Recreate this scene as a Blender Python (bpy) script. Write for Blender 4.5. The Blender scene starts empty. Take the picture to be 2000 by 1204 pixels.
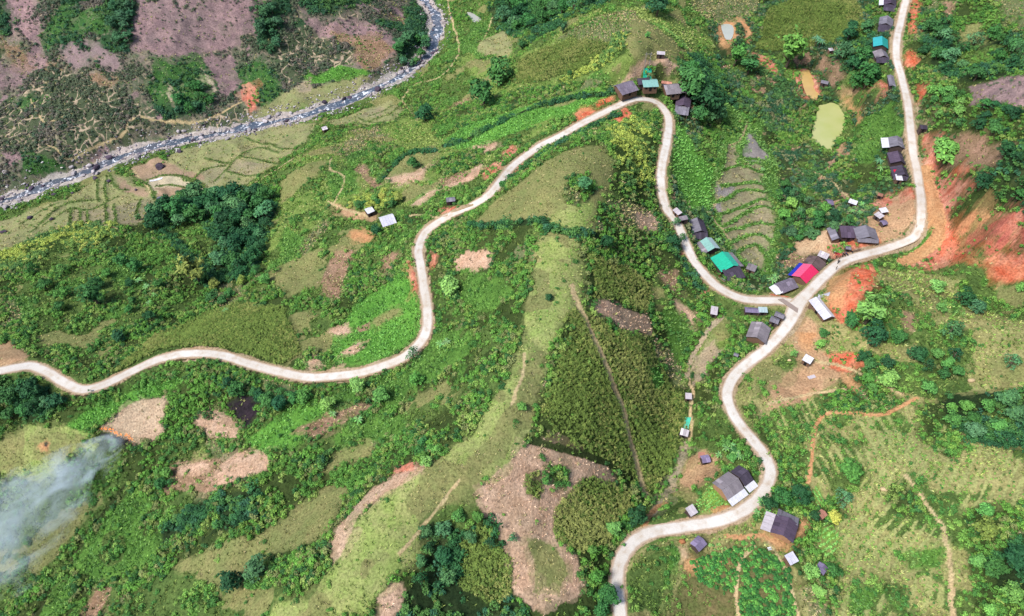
import bpy, math, random
import numpy as np
from mathutils import Vector, Matrix, Euler

R = math.radians
rng = np.random.default_rng(11)
random.seed(5)
scene = bpy.context.scene
COL = scene.collection

# ------------------------------------------------------------------ camera, sky, sun, exposure
F, HC, TH = 1333.0, 180.0, R(50.0)            # focal length in photo pixels, drone height, tilt below horizon
cd = bpy.data.cameras.new('drone_camera')
cd.sensor_width = 36.0
cd.lens = F / 2000.0 * 36.0
cd.clip_start, cd.clip_end = 1.0, 6000.0
cam = bpy.data.objects.new('drone_camera', cd)
COL.objects.link(cam)
cam.location = (0, 0, HC)
cam.rotation_euler = (R(90) - TH, 0, 0)
scene.camera = cam

SUN_EL, SUN_AZ = R(54), R(-122)
world = bpy.data.worlds.new('World')
scene.world = world
world.use_nodes = True
wn = world.node_tree
sky = wn.nodes.new('ShaderNodeTexSky')
sky.sky_type = 'NISHITA'
sky.sun_disc = False
sky.sun_elevation, sky.sun_rotation = SUN_EL, SUN_AZ
sky.air_density, sky.dust_density, sky.ozone_density = 1.0, 1.6, 1.0
wn.links.new(sky.outputs[0], wn.nodes['Background'].inputs[0])
wn.nodes['Background'].inputs[1].default_value = 0.108
sd = bpy.data.lights.new('sun', 'SUN')
sd.energy, sd.angle, sd.color = 2.9, R(14), (1.0, 0.965, 0.93)
sun = bpy.data.objects.new('sun', sd)
COL.objects.link(sun)
sv = Vector((math.cos(SUN_EL) * math.sin(SUN_AZ), math.cos(SUN_EL) * math.cos(SUN_AZ), math.sin(SUN_EL)))
sun.rotation_euler = (-sv).to_track_quat('-Z', 'Y').to_euler()
sun.location = (0, 0, 400)
scene.view_settings.view_transform = 'Standard'
scene.view_settings.look = 'None'
scene.view_settings.gamma = 1.0
scene.view_settings.use_curve_mapping = False
scene.view_settings.exposure = 1.1
scene.cycles.max_bounces = 5
scene.cycles.diffuse_bounces = 2
scene.cycles.transparent_max_bounces = 8
scene.cycles.volume_bounces = 1

# ------------------------------------------------------------------ small helpers
KALB = 1.95
def C(r, g, b, k=None):
    """display sRGB 0..255 -> albedo under this light"""
    o = []
    for v in (r, g, b):
        v /= 255.0
        l = v / 12.92 if v <= 0.04045 else ((v + 0.055) / 1.055) ** 2.4
        o.append(min(0.85, l / (k or KALB)))
    return tuple(o)

ORD = ['first','second','third','fourth','fifth','sixth','seventh','eighth','ninth','tenth','eleventh','twelfth','thirteenth','fourteenth','fifteenth']
def tag(o, label=None, cat=None, group=None, kind=None):
    if label: o['label'] = label
    if cat: o['category'] = cat
    if group: o['group'] = group
    if kind: o['kind'] = kind
    return o

def link(name, data, parent=None, mat=None):
    o = bpy.data.objects.new(name, data)
    COL.objects.link(o)
    if parent is not None: o.parent = parent
    if mat is not None and data is not None and len(data.materials) == 0: data.materials.append(mat)
    return o

def mesh_np(name, V, faces, mat=None, smooth=False, quads=True):
    V = np.asarray(V, np.float32); faces = np.asarray(faces, np.int32)
    m = bpy.data.meshes.new(name)
    n = faces.shape[1]
    m.vertices.add(len(V)); m.vertices.foreach_set('co', V.ravel())
    m.loops.add(faces.size); m.loops.foreach_set('vertex_index', faces.ravel())
    m.polygons.add(len(faces)); m.polygons.foreach_set('loop_start', np.arange(0, faces.size, n, dtype=np.int32))
    if smooth: m.polygons.foreach_set('use_smooth', np.ones(len(faces), bool))
    m.update(calc_edges=True); m.validate()
    if mat: m.materials.append(mat)
    return m

class MB:
    """collects boxes, tubes and prisms into one mesh"""
    def __init__(s): s.v, s.f = [], []
    def add(s, V, Fc):
        o = len(s.v); s.v += [tuple(p) for p in V]; s.f += [tuple(i + o for i in f) for f in Fc]; return s
    def box(s, x0, x1, y0, y1, z0, z1):
        return s.add([(x0,y0,z0),(x1,y0,z0),(x1,y1,z0),(x0,y1,z0),(x0,y0,z1),(x1,y0,z1),(x1,y1,z1),(x0,y1,z1)],
                     [(3,2,1,0),(4,5,6,7),(0,1,5,4),(1,2,6,5),(2,3,7,6),(3,0,4,7)])
    def tube(s, pts, rad, n=6):
        V, Fc = [], []
        for i, p in enumerate(pts):
            p = Vector(p); a = Vector(pts[max(0, i-1)]); b = Vector(pts[min(len(pts)-1, i+1)])
            t = (b - a).normalized(); u = t.orthogonal().normalized(); w = t.cross(u)
            for k in range(n):
                an = 2*math.pi*k/n
                V.append(p + (u*math.cos(an) + w*math.sin(an)) * rad[i])
        for i in range(len(pts)-1):
            for k in range(n):
                Fc.append((i*n+k, i*n+(k+1) % n, (i+1)*n+(k+1) % n, (i+1)*n+k))
        Fc.append(tuple(range(n-1, -1, -1))); Fc.append(tuple((len(pts)-1)*n + k for k in range(n)))
        return s.add(V, Fc)
    def mesh(s, name, mat=None, smooth=False):
        m = bpy.data.meshes.new(name); m.from_pydata(s.v, [], s.f); m.update()
        if smooth:
            for p in m.polygons: p.use_smooth = True
        if mat: m.materials.append(mat)
        return m

def _hash(ix, iy, s):
    h = (ix.astype(np.int64) * 374761393 + iy.astype(np.int64) * 668265263 + s * 974711) & 0xffffffff
    h = ((h ^ (h >> 13)) * 1274126177) & 0xffffffff
    return ((h ^ (h >> 16)) & 0xffff) / 65535.0
def vnoise(x, y, s=0):
    ix, iy = np.floor(x), np.floor(y); fx, fy = x - ix, y - iy
    fx = fx*fx*fx*(fx*(fx*6-15)+10); fy = fy*fy*fy*(fy*(fy*6-15)+10)
    a = _hash(ix, iy, s); b = _hash(ix+1, iy, s); c = _hash(ix, iy+1, s); d = _hash(ix+1, iy+1, s)
    return (a*(1-fx)+b*fx)*(1-fy) + (c*(1-fx)+d*fx)*fy - 0.5
def fbm(x, y, scale, octv=4, s=0, rough=0.5):
    o, a, t = 0, 1.0, 0
    x = np.asarray(x, float) / scale; y = np.asarray(y, float) / scale
    for k in range(octv):
        o = o + a * vnoise(x*0.8 + y*0.6, y*0.8 - x*0.6, s + k*17); t += a; a *= rough; x = x*2.03+5.1; y = y*2.03+1.7
    return o / t * 2.0                                     # about -1..1

# ------------------------------------------------------------------ photo pixel -> ray
def ray(P):
    P = np.atleast_2d(np.asarray(P, float))
    u = (P[:, 0] - 1000) / F; v = (P[:, 1] - 602) / F
    return np.stack([u, math.cos(TH) - v*math.sin(TH), -math.sin(TH) - v*math.cos(TH)], 1)
def at_h(P, h):
    d = ray(P); t = (np.asarray(h, float) - HC) / d[:, 2]
    return d * t[:, None] + np.array([0, 0, HC])
def project(x, y, z):
    dz = z - HC
    dep = y*math.cos(TH) - dz*math.sin(TH); up = y*math.sin(TH) + dz*math.cos(TH)
    dep = np.maximum(dep, 1e-3)
    return 1000 + F*x/dep, 602 - F*up/dep

# ------------------------------------------------------------------ terrain heights (road level = 0)
CP = [
 # road left end .. hairpin .. junction .. top, lower branch
 (0,720,-9),(160,760,-10),(380,690,-9),(600,737,-7),(760,715,-4),(835,640,-2),(825,500,0),(890,415,1),(1000,325,4),(1130,240,6),(1250,193,8),
 (1310,260,6),(1305,400,4),(1360,510,2),(1450,580,0),(1545,592,0),(1640,520,1),(1790,450,3),(1800,330,5),(1765,170,7),(1765,40,9),(1785,-80,11),
 (1470,710,-1),(1420,770,-1),(1500,930,-1),(1440,1010,-1),(1300,1045,-1),(1215,1110,-2),(1215,1204,-2),(1225,1400,-3),
 # central hill and ridge
 (1110,340,20),(1060,420,19),(1150,400,19),(1090,470,19),(1090,560,19),(1070,660,18),(1010,780,17),(940,880,15),(850,980,13),(740,1080,10),(600,1180,6),(400,1320,0),
 # ridge left flank
 (960,540,11),(930,640,8),(900,720,6),(820,800,3),(700,850,0),(560,900,-3),(600,1000,2),(460,1030,-4),(450,1130,-3),
 # ridge right flank, gully
 (1230,300,14),(1230,420,12),(1220,540,10),(1180,640,12),(1180,760,10),(1250,700,6),(1160,880,7),(1060,930,10),(1060,1050,6),(1130,1090,3),(1000,1150,5),(860,1060,6),(900,1180,4),
 (1350,620,-4),(1340,740,-8),(1335,850,-9),(1300,980,-7),(1240,1000,-5),(1400,700,-5),(1390,900,-4),(1270,900,-4),
 # beyond hairpin hill
 (1240,50,18),(1240,100,19),(1290,140,12),(1160,120,11),(1080,130,2),(1120,70,8),(1330,90,10),(1360,180,4),(1400,250,-4),
 # meadow towards river
 (1000,240,-4),(900,280,-9),(960,180,-14),(860,230,-22),(880,110,-30),(1000,80,-18),(920,20,-33),(1080,0,-14),(820,350,-8),(740,370,-13),(640,370,-18),(700,290,-26),(600,320,-26),
 (760,440,-9),(660,470,-14),(560,440,-20),(640,560,-12),(700,620,-9),(560,640,-10),(740,560,-7),
 # river
 (0,390,-46),(120,350,-46),(230,305,-45.5),(350,275,-45),(480,240,-44),(600,222,-43.5),(700,190,-43),(770,150,-42),(820,110,-41.5),(850,60,-41),(835,0,-40),(830,-80,-39),(-200,440,-47),
 # paddies
 (120,400,-43.5),(240,400,-42.5),(60,450,-42),(320,340,-43.5),(440,320,-41.5),(560,270,-41),(400,360,-40),(700,230,-39.5),(780,215,-37),
 # left ridge / gully
 (100,490,-27),(200,460,-27),(30,560,-24),(170,580,-20),(300,470,-30),(430,430,-33),(510,400,-31),(400,520,-25),(500,540,-21),(300,600,-18),(450,640,-13),(240,680,-13),(80,680,-14),(-150,640,-18),(-200,560,-24),
 # far hillside
 (400,215,-36),(300,215,-34),(150,250,-32),(20,300,-36),(560,150,-32),(680,130,-32),(780,80,-32),(300,120,-16),(150,130,-16),(450,90,-18),(600,70,-20),(0,180,-22),(0,50,0),(150,30,4),(320,20,4),(480,0,2),(650,0,-8),(760,0,-24),
 (0,-120,26),(300,-120,30),(600,-120,18),(-250,100,4),(-250,-100,30),(900,-100,-34),(1050,-100,-10),(1250,-90,14),(1450,-100,6),
 # right valley
 (1420,70,-4),(1400,140,-6),(1500,160,-9),(1575,165,-8),(1615,245,-11),(1540,250,-12),(1660,200,-6),(1560,60,-2),(1650,40,3),(1700,120,5),(1720,300,0),(1680,360,-4),
 (1450,290,-6),(1455,380,-8),(1470,480,-9),(1490,540,-6),(1400,330,-2),(1560,400,-9),(1620,420,-4),(1700,440,1),
 # right hill
 (1850,120,14),(1900,60,19),(1960,160,26),(1880,260,18),(1960,330,26),(1860,360,12),(1900,430,12),(1960,470,17),(2000,400,26),(1880,490,6),(1950,540,8),(2050,200,34),(2200,300,40),(2200,60,44),(1900,-80,24),(2100,-100,40),
 # lower right
 (1660,580,6),(1720,540,7),(1750,620,8),(1850,620,10),(1950,620,12),(1600,650,2),(1650,720,2),(1580,760,1),(1750,740,7),(1880,750,9),(2000,760,13),(1620,830,1),(1720,880,4),(1850,900,8),(1980,900,13),
 (1560,950,0),(1640,1020,0),(1750,1050,3),(1880,1050,8),(2000,1080,13),(1560,1120,-1),(1660,1180,0),(1850,1200,6),(1400,1130,-2),(1300,1150,-3),(1450,1200,-3),(2250,700,24),(2250,1100,26),(2000,1400,16),(1600,1400,2),
 # lower left
 (260,790,-12),(380,800,-11),(480,800,-10),(40,820,-15),(100,880,-17),(200,860,-15),(320,900,-13),(400,910,-11),(40,980,-23),(150,960,-22),(250,960,-17),(80,1100,-27),(200,1060,-20),(320,1060,-14),(380,970,-11),(180,1180,-19),(300,1160,-12),(-200,800,-18),(-200,1000,-32),(0,1250,-24),(-150,1400,-30),(600,1400,-2),(900,1400,0),
]
CPa = np.array(CP, float)
fm = (CPa[:, 0] < 830) & (CPa[:, 1] < 320 - .24*CPa[:, 0]) & (CPa[:, 2] > -40); CPa[fm, 2] = -46 + (CPa[fm, 2] + 46)*.66
CPa[:, 2] *= 1.3
CW = at_h(CPa[:, :2], CPa[:, 2])
SC = 200.0
def _U(r2): return np.where(r2 > 1e-12, 0.5 * r2 * np.log(np.maximum(r2, 1e-12)), 0.0)
px_, py_ = CW[:, 0] / SC, CW[:, 1] / SC
n = len(px_)
A = np.zeros((n+3, n+3))
A[:n, :n] = _U((px_[:, None]-px_[None])**2 + (py_[:, None]-py_[None])**2) + np.eye(n) * 2e-4
A[:n, n] = 1; A[:n, n+1] = px_; A[:n, n+2] = py_; A[n:, :n] = A[:n, n:].T
W_ = np.linalg.solve(A, np.concatenate([CW[:, 2], np.zeros(3)]))
def tps(x, y):
    x = np.asarray(x).ravel() / SC; y = np.asarray(y).ravel() / SC; o = np.empty(len(x))
    for i in range(0, len(x), 20000):
        a, b = x[i:i+20000], y[i:i+20000]
        o[i:i+20000] = _U((a[:, None]-px_[None])**2 + (b[:, None]-py_[None])**2) @ W_[:n] + W_[n] + W_[n+1]*a + W_[n+2]*b
    return o
X0, X1, Y0, Y1 = -560, 560, -60, 900
def crm(n_in, step):
    n_out = (n_in-1)*step + 1
    M = np.zeros((n_out, n_in)); t = np.arange(n_out) / step; i = np.minimum(np.floor(t).astype(int), n_in-2); f = t - i
    w = [-.5*f+f*f-.5*f**3, 1-2.5*f*f+1.5*f**3, .5*f+2*f*f-1.5*f**3, -.5*f*f+.5*f**3]
    for k in range(4): np.add.at(M, (np.arange(n_out), np.clip(i+k-1, 0, n_in-1)), w[k])
    return M
cx = np.arange(X0, X1+1, 5.0); cy = np.arange(Y0, Y1+1, 5.0)
Zc = tps(*np.meshgrid(cx, cy)).reshape(len(cy), len(cx))
Zc = np.clip(Zc, -72, 110)
Z = crm(len(cy), 5) @ Zc @ crm(len(cx), 5).T
gx = np.arange(X0, X1+1, 1.0); gy = np.arange(Y0, Y1+1, 1.0)
GX, GY = np.meshgrid(gx, gy)
def samp(G, x, y):
    fx = np.clip(np.asarray(x, float) - X0, 0, X1-X0-1.001); fy = np.clip(np.asarray(y, float) - Y0, 0, Y1-Y0-1.001)
    i, j = fx.astype(int), fy.astype(int); fx = fx-i; fy = fy-j
    return (G[j, i]*(1-fx)+G[j, i+1]*fx)*(1-fy) + (G[j+1, i]*(1-fx)+G[j+1, i+1]*fx)*fy
def at(P, h=0.0):
    """first hit of photo-pixel rays with the ground (raised by h)"""
    d = ray(P); N = len(d); lo = np.full(N, 90.0); hi = np.full(N, np.nan)
    for t in np.arange(92.0, 1000.0, 2.0):
        p = d * t
        hit = np.isnan(hi) & (p[:, 2] + HC < samp(Z, p[:, 0], p[:, 1]) + h)
        hi[hit] = t; lo[np.isnan(hi)] = t
        if not np.isnan(hi).any(): break
    hi = np.where(np.isnan(hi), 1000.0, hi)
    for _ in range(12):
        m = (lo + hi) / 2; p = d * m[:, None]; b = p[:, 2] + HC < samp(Z, p[:, 0], p[:, 1]) + h
        hi = np.where(b, m, hi); lo = np.where(b, lo, m)
    p = d * hi[:, None]; p[:, 2] += HC
    return p
def spline(P, k=10):
    P = np.asarray(P, float); Q = np.vstack([2*P[0]-P[1], P, 2*P[-1]-P[-2]]); o = []
    for i in range(1, len(Q)-2):
        t = np.linspace(0, 1, k, endpoint=False)[:, None]
        a, b, c, d = Q[i-1], Q[i], Q[i+1], Q[i+2]
        o.append(.5*((2*b)+(-a+c)*t+(2*a-5*b+4*c-d)*t*t+(-a+3*b-3*c+d)*t**3))
    return np.vstack(o + [P[-1:]])
def resample(W, step):
    W = np.asarray(W, float); s = np.concatenate([[0], np.cumsum(np.linalg.norm(np.diff(W[:, :2], axis=0), axis=1))])
    t = np.linspace(0, s[-1], max(2, int(s[-1]/step)+1))
    return np.stack([np.interp(t, s, W[:, k]) for k in range(W.shape[1])], 1)
def smooth1(a, k):
    if k < 1: return a
    p = np.concatenate([np.full(k, a[0]), a, np.full(k, a[-1])]); ker = np.hanning(2*k+3)[1:-1]; ker /= ker.sum()
    return np.convolve(p, ker, 'valid')
def near_line(W, rad, val=None):
    """distance raster (and carried value) to a polyline sampled about every metre"""
    D = np.full(Z.shape, 1e9, np.float32); Vv = np.zeros(Z.shape, np.float32)
    r = int(rad)+1
    for q in W:
        i, j = int(round(q[0]-X0)), int(round(q[1]-Y0))
        a, b, c, d = max(0, i-r), min(Z.shape[1], i+r+1), max(0, j-r), min(Z.shape[0], j+r+1)
        if a >= b or c >= d: continue
        dd = np.hypot(GX[c:d, a:b]-q[0], GY[c:d, a:b]-q[1]); m = dd < D[c:d, a:b]
        D[c:d, a:b][m] = dd[m]; Vv[c:d, a:b][m] = q[2] if val is None else val
    return D, Vv
def sstep(a, b, x):
    t = np.clip((x-a)/(b-a), 0, 1); return t*t*(3-2*t)
def pip(x, y, P):
    o = np.zeros(len(x), bool); n = len(P); j = n-1
    for i in range(n):
        xi, yi, xj, yj = P[i, 0], P[i, 1], P[j, 0], P[j, 1]
        if yi != yj:
            o ^= ((yi > y) != (yj > y)) & (x < (xj-xi)*(y-yi)/(yj-yi)+xi)
        j = i
    return o
# ------------------------------------------------------------------ roads, river, ponds: traced on the photo, carried onto the ground
ROAD_A = [(-170,775),(-60,735),(0,722),(30,718),(60,716),(92,727),(125,747),(160,761),(202,752),(250,730),(310,703),(370,690),(430,694),(490,712),(550,728),(600,737),
 (650,735),(700,729),(750,715),(790,697),(820,670),(834,640),(834,600),(828,560),(822,520),(817,490),(828,460),(850,440),(882,421),(920,402),(960,373),(1000,328),
 (1050,289),(1100,262),(1150,235),(1200,210),(1227,197),(1250,192),(1276,196),(1296,215),(1306,240),(1302,277),(1295,313),(1291,350),(1295,387),(1304,412),(1320,435),
 (1337,471),(1353,504),(1373,534),(1400,563),(1436,582),(1477,590),(1515,592),(1548,594)]
ROAD_B = [(1228,1350),(1216,1270),(1211,1200),(1206,1150),(1207,1112),(1221,1078),(1247,1052),(1284,1037),(1340,1029),(1394,1020),(1440,1004),(1476,979),(1497,950),(1505,920),
 (1494,890),(1468,857),(1439,823),(1423,787),(1421,764),(1433,737),(1463,708),(1495,683),(1530,647),(1553,613),(1568,587),(1588,563),(1610,540),(1640,515),(1677,500),
 (1730,487),(1776,472),(1795,448),(1802,420),(1799,392),(1793,353),(1786,313),(1780,263),(1775,217),(1768,180),(1758,144),(1751,113),(1752,77),(1758,47),(1767,10),(1776,-20),(1800,-90)]
RIVER = [(-220,460),(-90,415),(0,388),(70,365),(130,345),(200,318),(260,292),(310,280),(370,268),(430,256),(500,242),(570,226),(630,210),(690,190),(740,166),(780,145),(815,120),(838,95),(850,65),(852,30),(832,0),(818,-30),(820,-90)]
TRACK = [(1808,330),(1818,370),(1832,410),(1838,440),(1825,475),(1795,500),(1765,512)]

road_w = {}
def road_line(P, k):
    W = resample(at(spline(P, 8)), 1.0)
    W[:, 2] = smooth1(samp(Z, W[:, 0], W[:, 1]), 14)
    return W
RA, RB = road_line(ROAD_A, 0), road_line(ROAD_B, 1)
# the two meet at the junction at one height
e = RA[-1]; j = np.argmin(np.hypot(RB[:, 0]-e[0], RB[:, 1]-e[1])); dz = RB[j, 2] - e[2]
k = np.arange(len(RA))[::-1]; RA[:, 2] += dz * np.exp(-(k/25.0)**2)
roadD = np.full(Z.shape, 1e9, np.float32); roadZ = np.zeros(Z.shape, np.float32)
for W in (RA, RB):
    D, V = near_line(W, 12)
    m = D < roadD; roadD[m] = D[m]; roadZ[m] = V[m]

CREST = [(1150,310),(1120,340),(1095,420),(1090,480),(1085,560),(1068,640),(1040,720),(1005,800),(950,880),(860,985),(760,1080),(680,1160)]
D, _ = near_line(resample(at(spline(CREST, 6)), 1.0), 42)
Z = Z + 5.5*(1 - sstep(5, 34, D))*sstep(6, 22, roadD)
for G_ in ([(1400,630),(1350,720),(1338,840),(1300,975)], [(540,390),(480,460),(420,540),(360,610)], [(430,800),(350,900),(300,980)], [(860,840),(720,900),(620,960),(560,1040)]):
    D, _ = near_line(resample(at(spline(G_, 6)), 1.0), 24); Z = Z - 4.0*(1 - sstep(2, 20, D))*sstep(6, 20, roadD)
# general relief: gullies and hummocks, fading out on roads
farw = sstep(-22, -34, Z)*0 + sstep(6, 40, (GY - 250) - .55*(GX + 60)) * (GX < 20)
relief = fbm(GX, GY, 46, 3, 3)*2.2 + fbm(GX, GY, 15, 3, 9)*1.0 + farw*(-2.2*np.abs(fbm(GX*1.1 + fbm(GX, GY, 40, 2, 13)*14, GY*.55, 24, 3, 19)) + .7)
ridged = 1 - np.abs(fbm(GX, GY, 30, 3, 21))*1.6
relief -= 1.0*np.clip(ridged-0.55, 0, 1)*2
Z = Z + relief * sstep(4, 16, roadD)
w = 1 - sstep(2.7, 6.5, roadD + fbm(GX, GY, 7, 2, 5)*0.7)
Z = Z*(1-w) + roadZ*w
# red haul track beside the bend
TR = resample(at(spline(TRACK, 6)), 1.0); TR[:, 2] = smooth1(samp(Z, TR[:, 0], TR[:, 1]), 8)
D, V = near_line(TR, 8); w = 1 - sstep(2, 6, D); Z = Z*(1-w) + V*w

# river bed
RV = resample(at(spline(RIVER, 6)), 1.0)
RV[:, 2] = smooth1(np.minimum.accumulate(samp(Z, RV[:, 0], RV[:, 1])[::-1])[::-1], 20) - 1.0
RV[:, 2] = np.linspace(RV[:12, 2].mean(), RV[-12:, 2].mean(), len(RV))*0.7 + RV[:, 2]*0.3
rivD, rivZ = near_line(RV, 22)
w = 1 - sstep(4.0, 12, rivD + fbm(GX, GY, 14, 3, 31)*2.5)
Z = Z*(1-w) + (rivZ - 0.3)*w
w = 1 - sstep(1.3, 3.6, rivD + fbm(GX, GY, 16, 4, 33)*2.6)
Z = Z - w*1.1

# ponds
PONDS = {
 'green': [(1600,203),(1612,200),(1626,201),(1642,212),(1649,232),(1645,256),(1634,272),(1621,294),(1604,285),(1588,274),(1589,252),(1595,228)],
 'ochre': [(1563,142),(1572,138),(1580,138),(1587,155),(1593,172),(1599,188),(1588,192),(1577,186),(1569,168)],
 'milky': [(1409,49),(1420,47),(1431,52),(1432,66),(1427,77),(1418,76),(1411,62)],
 'far': [(911,24),(922,26),(938,36),(939,41),(928,44),(918,36)],
}
pond_w = {}
for nm, P in PONDS.items():
    Wp = at(np.vstack([spline(P + [P[0]], 5)[:-1]]))
    lv = np.percentile(Wp[:, 2], 45)
    Wp = at_h(np.vstack([spline(P + [P[0]], 5)[:-1]]), lv)
    pond_w[nm] = (Wp, lv)
    x, y = GX.ravel(), GY.ravel()
    b = (np.abs(GX-Wp[:, 0].mean()) < 40) & (np.abs(GY-Wp[:, 1].mean()) < 50)
    ins = np.zeros(Z.shape, bool); ins[b] = pip(GX[b], GY[b], Wp)
    D, _ = near_line(resample(np.vstack([Wp, Wp[:1]]), 1.0), 9)
    Z = np.where(ins, np.minimum(Z, lv - .25 - np.clip(D, 0, 3)*0.6), Z)
    rim = (~ins) & (D < 8)
    w = 1 - sstep(1.5, 8, D)
    Z = np.where(rim, Z*(1-w) + (lv + 0.10 + 0.22*np.minimum(D, 3))*w, Z)

# field bunds, ditches and hedge banks (lines that stand up or cut in)
BUNDS = [  # photo line, half width m, height m
 [(1408,365),(1440,362),(1470,358),(1492,364)],[(1398,398),(1420,390),(1440,377),(1470,374),(1492,377)],[(1405,420),(1430,414),(1460,402),(1480,393),(1496,392)],
 [(1412,446),(1440,428),(1462,413),(1490,406),(1508,412)],[(1417,454),(1450,446),(1480,438),(1512,442)],[(1424,477),(1450,466),(1475,460),(1495,466),(1503,474)],
 [(1438,494),(1460,484),(1476,481),(1488,492),(1500,515)],[(1445,315),(1455,325),(1475,335),(1492,340)],[(1442,285),(1446,305),(1440,320)],[(1450,311),(1475,313),(1497,318)],
 [(1408,335),(1430,330),(1447,325)],[(1419,282),(1410,320),(1404,350)],
]
BUND_W = [resample(at(spline(b, 5)), 1.0) for b in BUNDS]
PADDY_B = [
 [(60,455),(90,430),(110,410),(150,395),(190,392)],[(75,440),(100,418),(130,400),(150,396)],[(40,440),(70,420),(95,405),(115,397)],[(85,440),(110,425),(140,408),(170,412),(200,402),(230,385)],
 [(140,410),(137,430),(140,448)],[(158,412),(157,430)],[(172,412),(172,435)],[(205,400),(208,425),(208,440)],[(222,400),(226,425),(228,445)],[(275,390),(265,420)],[(215,340),(225,365),(235,372),(250,372)],
 [(256,335),(258,345),(285,358),(300,378),(312,402)],[(210,345),(205,370),(210,395)],[(190,352),(190,380),(195,395)],
 [(420,355),(440,335),(455,318),(470,308)],[(440,335),(480,345),(520,340)],[(470,308),(500,312),(540,322)],[(455,318),(475,300),(510,290),(545,300)],[(380,350),(400,332),(440,325)],[(520,280),(545,290),(570,292)],[(480,270),(510,282),(540,285)],[(400,310),(430,318),(450,320)],
 [(715,240),(740,232),(765,222),(780,208)],[(720,228),(745,220),(765,208)],[(690,240),(730,248),(765,240),(790,225)],[(700,232),(720,240),(750,240)],
 [(345,343),(370,350),(395,360),(402,372)],[(290,352),(320,343),(350,345),(378,357),(392,368)],[(305,365),(335,362),(365,368),(385,372)],
]
PADDY_W = [resample(at(spline(b, 5)), 1.0) for b in PADDY_B]
for Ws, hw, hh in ((BUND_W, 1.3, .75), (PADDY_W, .9, .5)):
    for W in Ws:
        D, _ = near_line(W, 4); Z = Z + hh*(1 - sstep(hw*.4, hw*1.5, D))
DITCH = [[(250,940),(215,985),(180,1030),(140,1090),(95,1150),(70,1204)],[(1125,590),(1150,640),(1185,720),(1215,800),(1235,880),(1262,970)],[(1030,855),(1080,870),(1140,887),(1200,912),(1240,935)],
 [(850,345),(800,300),(750,345),(738,360)],[(980,235),(935,262),(900,280),(868,285)]]
DITCH_W = [resample(at(spline(b, 6)), 1.0) for b in DITCH]
for W in DITCH_W:
    D, _ = near_line(W, 4); Z = Z - .7*(1 - sstep(.4, 2.0, D))

# erosion gullies on the red cut slope
EROD = [(1812,350),(1900,345),(1960,385),(2020,430),(2060,560),(1960,535),(1860,520),(1800,520),(1835,470),(1825,410)]
We = at(EROD); ins = pip(GX.ravel(), GY.ravel(), We).reshape(Z.shape)
D, _ = near_line(resample(np.vstack([We, We[:1]]), 1.0), 12); w = np.where(ins, sstep(0, 10, D), 0)
q = GX*0.35 + GY*0.95
Z = Z + w*(-2.4*np.abs(fbm(q + fbm(GX, GY, 14, 2, 8)*6, GX*0.2, 6, 3, 77)) + fbm(GX, GY, 5, 3, 71)*0.8)

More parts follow.
